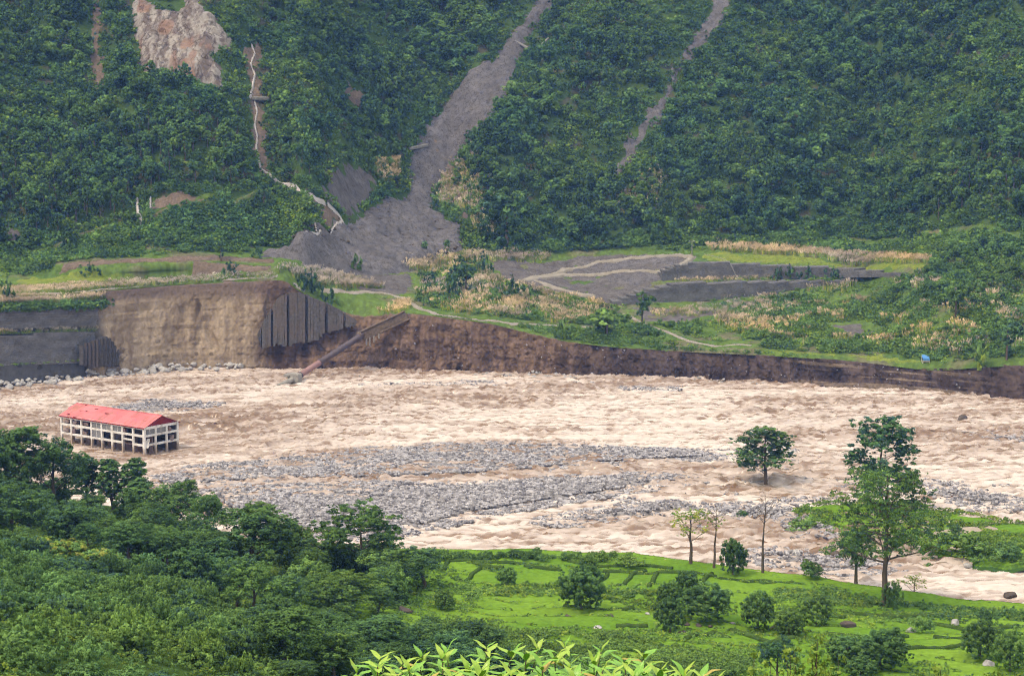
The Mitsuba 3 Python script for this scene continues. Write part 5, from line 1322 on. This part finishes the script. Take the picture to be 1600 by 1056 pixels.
SI = [(12.6,296,8.3,7.6),(15.8,334.5,3.9,3.5),(-1,321,3.7,3.6),(-12.2,292.5,3.9,3.5),(-17.2,316,8.4,9.1),(-29.8,319.5,14.8,16.9),(27.2,278.5,6.3,4.7),(29,300.5,5.2,4.1),(33.4,311,5.2,4.7),(34.6,289,6.8,8.6),(43.1,283.5,6.9,5.5),(47.8,279,4.9,4.5),(54.6,290.5,5.9,5.9),(53.1,256.5,4.8,5.9),(58,254,6.7,7.6),(53.8,249,3.4,4.3),(76.4,263.5,6.6,5.5),(78.7,255,6.9,4.9),(71.8,285,3.2,4),(86,293.5,3.3,2.9),(39.2,238.5,7.9,5.7),(45.8,336,7.8,4.9),(60.9,333.5,3.9,4.9),(72.8,309,5.2,3.5),(69.7,329,11.4,8),(81.1,327.5,6.1,5.1),(37.9,345,12,10.2),(42.4,341.5,13.9,7.1),(52.1,337.5,17.4,7.6),(71.2,310,27.1,20.1),(24.9,342.5,2,5.5)]
for (nm, pr, lb), it in zip(SINGLE, SI):
    grow(nm, lb, nm, pr, it, sink=.15)
for (nm, pr, lb), it in zip([('tree', 'island_0', 'slender tree standing in the flooded river left of the island'), ('tree', 'island_1', 'tall tree behind the giant tree, its crown showing above it'), ('shrub', 'shrub_2', 'dark bush on the near bank of the green island'), ('shrub', 'shrub_0', 'bush at the right end of the island bank'), ('shrub', 'shrub_2', 'bush at the left tip of the island'), ('shrub', 'shrub_4', 'dark shrub beside the mud field on the island'), ('shrub', 'shrub_4', 'bush among the stones left of the island')],
                           [(67.3,433,16.4,14.8),(89.4,395.5,23.5,15.7),(96.3,354.5,5.4,11.1),(104.7,350,3.9,8.7),(68.7,382,3.5,7.1),(100.9,369.5,3.4,3.3),(55.9,395.5,2.3,2.5)]):
    grow(nm, lb, nm, pr, it, zf=lambda x, y: float(island_z(np.array(x), np.array(y))) - .3 if shapely.contains_xy(Polygon(ISLE), x, y) else -.3)

# rocks on the paddies
for i, ((x, y), s, lb) in enumerate(zip([(10,289.5),(17.6,290.5),(30.8,286),(32.9,285),(39.1,287.5),(18.8,270.5),(29.2,277.5),(59.7,288),(70.6,286),(80.7,295),(76.5,259),(-19,287.5),(14.9,280.5),(46.6,285.5),(34.9,284.5),(24.5,292.5)], [.8, .9, .9, .7, .8, .6, .9, 1.6, 1.0, 1.1, 1.2, 1.8, 1.1, 1.2, .6, .5],
        ['dark stone left of the largest round tree foot', 'brown stone right of the largest round tree foot', 'dark stone at the foot of the middle tree group', 'second dark stone at the foot of the middle tree group', 'pale stone right of the wide bushy tree', 'small pale stone on the grass below the largest round tree', 'flat stones below the slender trunked tree', 'big flat brown boulder lying in the right paddies', 'grey rock showing at the left of the vine covered mound', 'grey stone at the end of a bund on the right', 'dark stone below the small pale trunked tree', 'brown mossy boulder at the left edge of the paddies', 'pale stone on the weeds below the largest round tree', 'brown boulder beside the small round tree', 'small dark stone in front of the wide bushy tree', 'tiny pale stone under the hedge row'])):
    rock('boulder', lb, 'boulder', x, y, float(near_z(x, y)) + s * .15, s, 700 + i, 'boulder' if ('pale' in lb or 'grey' in lb) else 'darkstone')

# grassy bunds between the plots
for ln in [[(-8.1,342),(-6.3,340.5),(-2,338)], [(2.7,339.5),(8.7,336),(10.2,335)], [(-9,327),(-8.4,333),(-6.6,337.5),(-4.5,339.5)], [(18.4,334.5),(24.1,334.5),(28,338.5)], [(21,321),(25.4,334.5)], [(26.8,319.5),(29.7,333.5)], [(25,334.5),(35,334),(42,333)], [(18,327),(19.7,333)], [(38.4,326),(41.6,336)], [(-14.2,336),(-13.2,345.5)], [(18.1,281.5),(23.8,282)], [(63.3,268.5),(68.3,269.5),(78.3,274.5)], [(29.3,271.5),(34.8,278),(36.9,274.5)], [(73.4,281),(77.6,277.5)], [(-23.7,300.5),(-19.6,310),(-17.6,307)], [(-18.1,305.5),(-17.8,313)], [(-8.4,304),(-7.1,311)], [(9.5,300.5),(15.8,296.5),(22.4,298.5)], [(37.7,280),(43.2,272.5),(49.2,276)], [(54.9,283),(60.9,280),(69.1,281.5)], [(76.2,292),(81.8,287),(90.8,290.5)], [(-13.5,343.5),(-5.4,344.5),(2.7,343)], [(42.2,329.5),(50.8,330.5),(57.9,326.5)], [(10.9,347.5),(17.5,342),(27,343),(33.5,340.5)], [(44.4,296),(52.2,300),(60.7,295.5)], [(63.1,301.5),(70.8,298.5),(79.7,301)]]:
    ln = np.asarray(ln, float)
    L_ = LineString(ln)
    n = max(4, int(L_.length / .8))
    p = np.array([L_.interpolate(t, normalized=True).coords[0] for t in np.linspace(0, 1, n)])
    p += .35 * (np.stack([nz(p[:, 0] / 3, p[:, 1] / 3, 1, 2, 61), nz(p[:, 0] / 3, p[:, 1] / 3, 2, 2, 62)], 1) - .5) * 2
    zt = near_z(p[:, 0], p[:, 1])
    zt = np.maximum(np.convolve(np.pad(zt, 2, mode='edge'), np.ones(5) / 5, 'valid'), zt)
    struct('bund', raw(*tube(np.column_stack([p, zt + .02]), .42 + .2 * nz(p[:, 0], p[:, 1], 0, 2, 63), 7), 'near_soil', smooth=True))

# ------------------------------------------------------------------ thicket on the left slope
SHORE_TREES = [('tall_0', 'tallest dark tree at the far left shore'), ('tall_2', 'dark tree right of the tallest one on the far left shore'), ('spiky_0', 'thin ragged topped tree left of the building corner'), ('spiky_1', 'thin upright tree below the flooded building'), ('spiky_0', 'thin ragged tree right below the building'), ('spiky_1', 'last thin ragged tree right of the building'),
               ('tall_1', 'leafy tree overlapping the left tip of the gravel bar'), ('tall_3', 'lighter crowned tree on the left shore below the gravel bar tip'), ('tall_0', 'big rounded tree on the left shore in the middle of the thicket edge'), ('round_0', 'dark round tree at the thicket edge right of the big rounded tree'), ('tall_2', 'dark tree left of the broad flat topped tree'), ('tall_1', 'leafy tree at the foot of the broad flat topped tree'),
               ('spread_1', 'light green umbrella shaped tree in front of the broad flat topped tree'), ('tall_2', 'dark vine hung tree in the middle of the thicket'), ('tall_0', 'tall dark tree at the bottom centre left'), ('tall_1', 'tree at the bottom edge left of the yellow shoots'), ('tall_0', 'dark tree between the umbrella tree and the bottom edge'), ('tall_2', 'dark tree at the right end of the lower thicket'), ('round_1', 'rounded tree above the palm'),
               ('tall_3', 'leafy tree behind the yellow tipped shrubs'), ('tall_2', 'dark tree at the left edge below the tallest one'), ('tall_1', 'mid green tree left of the vine hung tree')]
ST = [(-108.7,357.5,19.5,16.2),(-101.5,362,17.2,13),(-100.5,388.5,13.4,6.9),(-94.1,385.5,13.6,6.3),(-89.7,385,14.2,6.2),(-86,381,9.6,7.1),(-74.1,357,12.8,13),(-65.4,350,11.4,8.7),(-48.6,302.5,14.1,15.6),(-43.8,322.5,10.2,9.1),(-37.1,313.5,8.1,8.8),(-24.3,307.5,8.4,11.1),(-28.1,275.5,8.5,12),(-44.5,263.5,9.5,6.8),(-26.1,185,8.4,7.6),(-20.9,187.5,7.3,6.9),(-18.9,227,7.2,8.1),(-14.4,227,5.3,6.1),(-54.3,275.5,7.4,8.3),(-69.7,295,8.2,9.6),(-90.2,294,12.1,12.2),(-54.4,293.5,8.1,8.5)]
for (pr, lb), it in zip(SHORE_TREES, ST):
    grow('tree', lb, 'tree', pr, it, sink=.4)
for i, (it, lb) in enumerate(zip([(-79.6,279,4,6.2),(-75.2,277,4,6.4),(-70.3,274.5,3.7,6.1)], ['yellow tipped shrub leftmost of the three on the left slope', 'yellow tipped shrub in the middle of the three on the left slope', 'yellow tipped shrub rightmost of the three on the left slope'])):
    grow('shrub', lb, 'shrub', 'shrub_3', it)
for it, lb in zip([(-39.8,195,2.8,4.6),(-42.4,199,2.2,3.3)], ['palm like plant with long arching leaves in the lower left thicket', 'smaller palm like plant left of the larger one']):
    grow('palm', lb, 'palm', 'palm', it)
STRIP = np.array([(-131.9,391.5),(-111.1,383),(-95,372.5),(-82.8,370),(-69.3,352.5),(-54.4,345.5),(-42.6,338.5),(-31.6,334.5),(-20.8,330.5),(-18.9,299),(-26.4,278.5),(-34.8,237.5),(-51.3,276.5),(-64.1,285.5),(-79.1,295.5),(-91.4,290.5),(-96.8,286.5)])
q = sample(STRIP, 90, 401)
r = np.random.default_rng(402)
for i, (x, y) in enumerate(q):
    h = r.uniform(5.0, 8.5)
    zn = 'below the flooded building' if x / y < -.2 else 'below the gravel bar' if x / y < -.12 else 'next to the paddies'
    grow('tree', 'leafy tree in the wooded belt along the left shore, ' + zn, 'tree', ['tall_0', 'tall_1', 'tall_2', 'tall_3', 'round_0', 'round_2'][r.integers(6)], (x, y, h, h * r.uniform(.75, 1.05)), grp='trees of the left shore belt ' + zn, sink=.4)
LOWR = np.array([(-39.2,248),(-31.2,282),(-21.2,282.5),(-12.7,268.5),(-4.1,256.5),(1.8,231.5),(-12.6,198),(-25.7,161.5)])
q = sample(LOWR, 46, 403)
for i, (x, y) in enumerate(q):
    h = r.uniform(3.2, 5.6)
    grow('tree', 'dark small tree in the thicket between the left slope and the paddies', 'tree', ['tall_0', 'tall_1', 'tall_2', 'round_0', 'round_2'][r.integers(5)], (x, y, h, h * r.uniform(.9, 1.3)), grp='small trees of the lower thicket', sink=.4)
SLOPE = np.array([(-94.7,280),(-78.3,292.5),(-63.4,282.5),(-50.5,272.5),(-35.4,235.5),(-24.8,164),(-44.5,130)])
q = sample(SLOPE, 240, 405)
for i, (x, y) in enumerate(q):
    pr_ = ['shrub_0', 'shrub_1', 'shrub_0', 'shrub_2', 'shrub_2', 'shrub_4'][r.integers(6)]
    zone = 'beside the left edge of the picture' if x / y < -.24 else 'near the bottom edge' if y < 165 else 'just below the wooded belt' if y > 205 else 'in its middle'
    lk = {'shrub_0': 'mid green', 'shrub_1': 'light green', 'shrub_2': 'dull green', 'shrub_4': 'dark green'}[pr_]
    grow('shrub', lk + ' shrub in the lower left thicket, ' + zone, 'shrub', pr_, (x, y, 1.5 + 3.0 * r.uniform() ** 1.5, r.uniform(2.8, 5.0)), grp=lk + ' shrubs of the left thicket ' + zone, sink=.3)
allleft = shapely.union_all([Polygon(a).buffer(0) for a in (STRIP, LOWR, SLOPE)]).buffer(12)
q = sample(allleft, 2300, 407)
q = q[shore_y(q[:, 0]) - q[:, 1] > .5]
stuff('undergrowth', 'dense low undergrowth between the shrubs of the left slope', ['brush_0', 'brush_1', 'brush_2', 'brush_0'], q, near_z(q[:, 0], q[:, 1]) - .1, .55, 1.15, 9)

# weeds: on the paddy risers, along the bank and in rough bands between the fields
WD = [f'weed_{i}' for i in range(3)]
q = sample(np.array([(-30.2,319),(-21.8,346.5),(-5.5,351.5),(13.7,347.5),(35.2,343.5),(52.6,334),(67.3,322),(80.7,314.5),(97.8,309.5),(108.7,305.5),(89.9,251.5),(-8.9,224),(-18,253)]), 60000, 411)
zz = near_base(q[:, 0], q[:, 1]) + .5 * (nz(q[:, 0] / 9, q[:, 1] / 9, 0, 3, 31) - .5) + .9 * (nz(q[:, 0] / 22, q[:, 1] / 22, 0, 2, 32) - .5)
fr = zz / .85 - np.floor(zz / .85)
rough_ = nz(q[:, 0] / 26, q[:, 1] / 16, 0, 3, 91)
pw_ = paddy_zone(q[:, 0], q[:, 1])
sel = ((fr > .84) & (fr < .99) & (np.random.default_rng(3).uniform(0, 1, len(q)) < .22)) | (rough_ > .70) & (np.random.default_rng(4).uniform(0, 1, len(q)) < .2) | (shore_y(q[:, 0]) - q[:, 1] < 2.5) | (pw_ < .5) & (np.random.default_rng(5).uniform(0, 1, len(q)) < .5)
q = q[sel]
stuff('weeds', 'rough weeds on the bunds and banks between the rice paddies', WD, q, near_z(q[:, 0], q[:, 1]) - .05, .35, .95, 10)
for i, (pl, n, lb) in enumerate([([(-13.9,319.5),(3.8,322),(25,317.5),(40.8,313),(39.9,306),(23.1,307.5),(3.7,310.5),(-13.4,308.5)], 700, 'band of grey green weeds between the upper and lower paddies'), ([(50.6,329),(66.9,320),(80.1,312),(96.9,306.5),(94.2,298),(76.9,299.5),(64.4,307.5),(52.1,314.5)], 900, 'thick weeds along the bank under the giant tree'), ([(-12,276),(10.9,275.5),(26.2,264.5),(38.7,257),(37,245.5),(-8.9,224)], 1500, 'scrubby weeds at the bottom edge behind the yellow green shoots')]):
    q = sample(np.array(pl), n, 420 + i, dens=patchy(9, 6, 430 + i, .35, .5))
    stuff('weeds', lb, WD if i != 2 else WD + ['brush_2', 'brush_0'], q, near_z(q[:, 0], q[:, 1]) - .05, .5, 1.3, 20 + i)
q = sample(Polygon(ISLE).buffer(-.5), 1500, 440, dens=lambda x, y: np.clip(sstep(.5, .62, nz(x / 10, y / 6, 0, 3, 95)) + .9 * (shapely.distance(Polygon(ISLE).exterior, shapely.points(np.stack([x, y], -1))) < 3), 0, 1))
stuff('weeds', 'weeds on the banks of the river island', WD, q, island_z(q[:, 0], q[:, 1]) - .2, .5, 1.2, 30)
q = sample(np.array([(-15.1,350),(-5.5,350.5),(4.1,351.5),(26.2,350.5),(25.9,346),(4.1,347),(-14.9,344)]), 90, 445)
stuff('bank_bushes', 'row of small bushes along the water edge of the upper paddies', ['shrub_2', 'shrub_0', 'brush_0'], q, near_z(q[:, 0], q[:, 1]) - .1, .4, .9, 31)

# ------------------------------------------------------------------ leafy shoots close to the camera
for key, a, b in (('leaf_young', (.20, .38, .03), (.35, .46, .05)), ('leaf_green', (.12, .30, .03), (.22, .44, .04)), ('leaf_old', (.34, .24, .05), (.46, .40, .07))):
    fn = (lambda a, b: lambda p, n, uv: mix(a, b, fbm(p.x * 9, p.y * 9, p.z * 9)) * (.85 + .3 * smoothstep(.03, .0, dr.abs(uv.x - .5)) + .15 * noise(p.x * 40, p.y * 40, p.z * 40)))(a, b)
    scene['mat_' + key] = {'type': 'twosided', 'bsdf': {'type': 'principled', 'base_color': proc(fn), 'roughness': .42, 'specular': .5}}


def leaf_mesh(r, ln):
    n = 8
    t = np.linspace(0, 1, n)
    w = ln * .155 * np.sin(np.pi * t ** .85) ** .9 + .001
    curl = r.uniform(.2, .75)
    z = -curl * ln * t ** 2 * .6 + .03 * ln * np.sin(t * 9 + r.uniform(0, 6))
    fold = r.uniform(.15, .45)
    L = np.stack([t * ln, w, z + w * fold], 1)
    Cn = np.stack([t * ln, 0 * w, z], 1)
    R = np.stack([t * ln, -w, z + w * fold], 1)
    v = np.stack([L, Cn, R], 1).reshape(-1, 3)
    uv = np.stack([np.tile([0, .5, 1], n), np.repeat(t, 3)], 1)
    return v, tris(grid_faces(n, 3)), uv


r = np.random.default_rng(77)
STEMS = [(-1.2,12.5,86.9),(-1,12.2,87.1),(-0.8,11.8,87.2),(-0.7,12.6,87),(-0.5,11.6,87.3),(-0.5,12.4,87.1),(-0.3,11.4,87.3),(-0.2,12.8,87),(-0,12,87.2),(0.1,11.6,87.3),(0.2,12.5,87.1),(0.3,11.3,87.4),(0.4,12.2,87.2),(0.6,11.8,87.2),(0.7,12.7,87),(0.8,11.5,87.3),(1,12.3,87.1),(1.1,11.9,87.1),(1.3,12.4,86.9),(-1,11.6,87.1),(-0.8,11.2,87.3),(-0.7,11,87.4),(-0.6,11.4,87.2),(-0.3,11,87.4),(-0.2,10.9,87.4),(0,11.2,87.3),(0.2,10.8,87.5),(0.4,11.1,87.4),(0.6,10.7,87.5),(0.7,11.2,87.3),(0.9,11,87.4),(1.1,11.4,87.2),(1.4,11.8,87.1),(1.6,12.6,86.8),(-0.9,10.8,87.5),(-0.6,10.4,87.5),(-0.4,10.6,87.5),(-0.2,10.3,87.6),(-0.1,10.5,87.5),(0.1,10.2,87.6),(0.3,10.4,87.5),(0.4,10.2,87.6),(0.6,10.5,87.5),(0.8,10.6,87.5),(1,10.9,87.4),(1.2,11.2,87.3)]
for si, tip in enumerate(STEMS):
    tip = np.array(tip)
    zn = 'left' if tip[0] < -.5 else 'right' if tip[0] > .4 else 'middle'
    k = thing('leafy_shoot', 'bright leafy shoot close to the viewer in the ' + zn + ' of the bottom edge shrub', 'shrub', 'leafy shoots in the ' + zn + ' of the bottom edge shrub')
    foot = np.array([tip[0] + r.uniform(-.35, .35), tip[1] + r.uniform(-.3, .5), float(near_z(tip[0], tip[1])) - .1])
    bend = np.array([r.uniform(-.12, .12), r.uniform(-.1, .1), 0])
    s = np.linspace(0, 1, 9)[:, None]
    line = foot + (tip - foot) * s + bend * np.sin(s * np.pi) * 2
    part(k, 'stem', raw(*tube(line, np.linspace(.018, .004, 9), 6), 'bark', smooth=40))
    nl = r.integers(20, 27)
    for j in range(nl):
        u_ = 1 - (j / nl) ** 1.2 * .55 / max(.6, np.linalg.norm(tip - foot))
        o = np.array([np.interp(u_, s[:, 0], line[:, c]) for c in range(3)])
        a = j * 2.4 + r.uniform(-.3, .3)
        el = (.95 - 1.05 * (j / nl) ** .7) + r.uniform(-.35, .35)
        d = np.array([np.cos(a) * np.cos(el), np.sin(a) * np.cos(el), np.sin(el)])
        ln = r.uniform(.12, .20) * (.7 + .3 * min(1, j / 4))
        v, f, uv = leaf_mesh(r, ln)
        sidev = np.cross([0, 0, 1.0], d)
        sidev /= np.linalg.norm(sidev) + 1e-9
        upv = np.cross(d, sidev)
        v = o + v @ np.stack([d, sidev, upv])
        young = j < 4 and r.uniform() < .6 or r.uniform() < .12
        part(k, 'leaf', raw(v, f, 'leaf_old' if r.uniform() < .05 else 'leaf_young' if young else 'leaf_green', uv=uv, smooth=True))

for it, lb in zip([(9,48,76.5),(8.2,46,76.7),(9.3,47,76.2),(6.6,45,76.7),(12,44,76.8),(7.2,44,76.8),(13.2,45,76.4)], ['tallest pale yellow green sapling top at the bottom right of centre', 'pale sapling top just left of the tallest one', 'pale sapling top just right of the tallest one', 'pale sapling top leftmost of the group at the bottom', 'pale sapling top at the bottom right near the small trees', 'low pale sapling top between the leftmost and the tallest', 'low pale sapling top at the bottom right edge']):
    x, y, z = it
    s = .62
    k = fresh('sapling')
    labels[k] = {'label': lb, 'category': 'sapling'}
    scene[k] = {'type': 'instance', 'g': {'type': 'ref', 'id': 'proto_' + 'shoots'}, 'to_world': T().translate([x, y, z - 7.0 * s]).rotate([0, 0, 1], (x * 91) % 360).scale([s * .8, s * .8, s])}
    part(k, 'stem', raw(*tube([[x, y, float(near_z(x, y)) - .2], [x + .15, y, z - 11.0 * s + 4 * s], [x, y, z - 6.6 * s]], [.13, .08, .04], 7), 'bark', smooth=40))
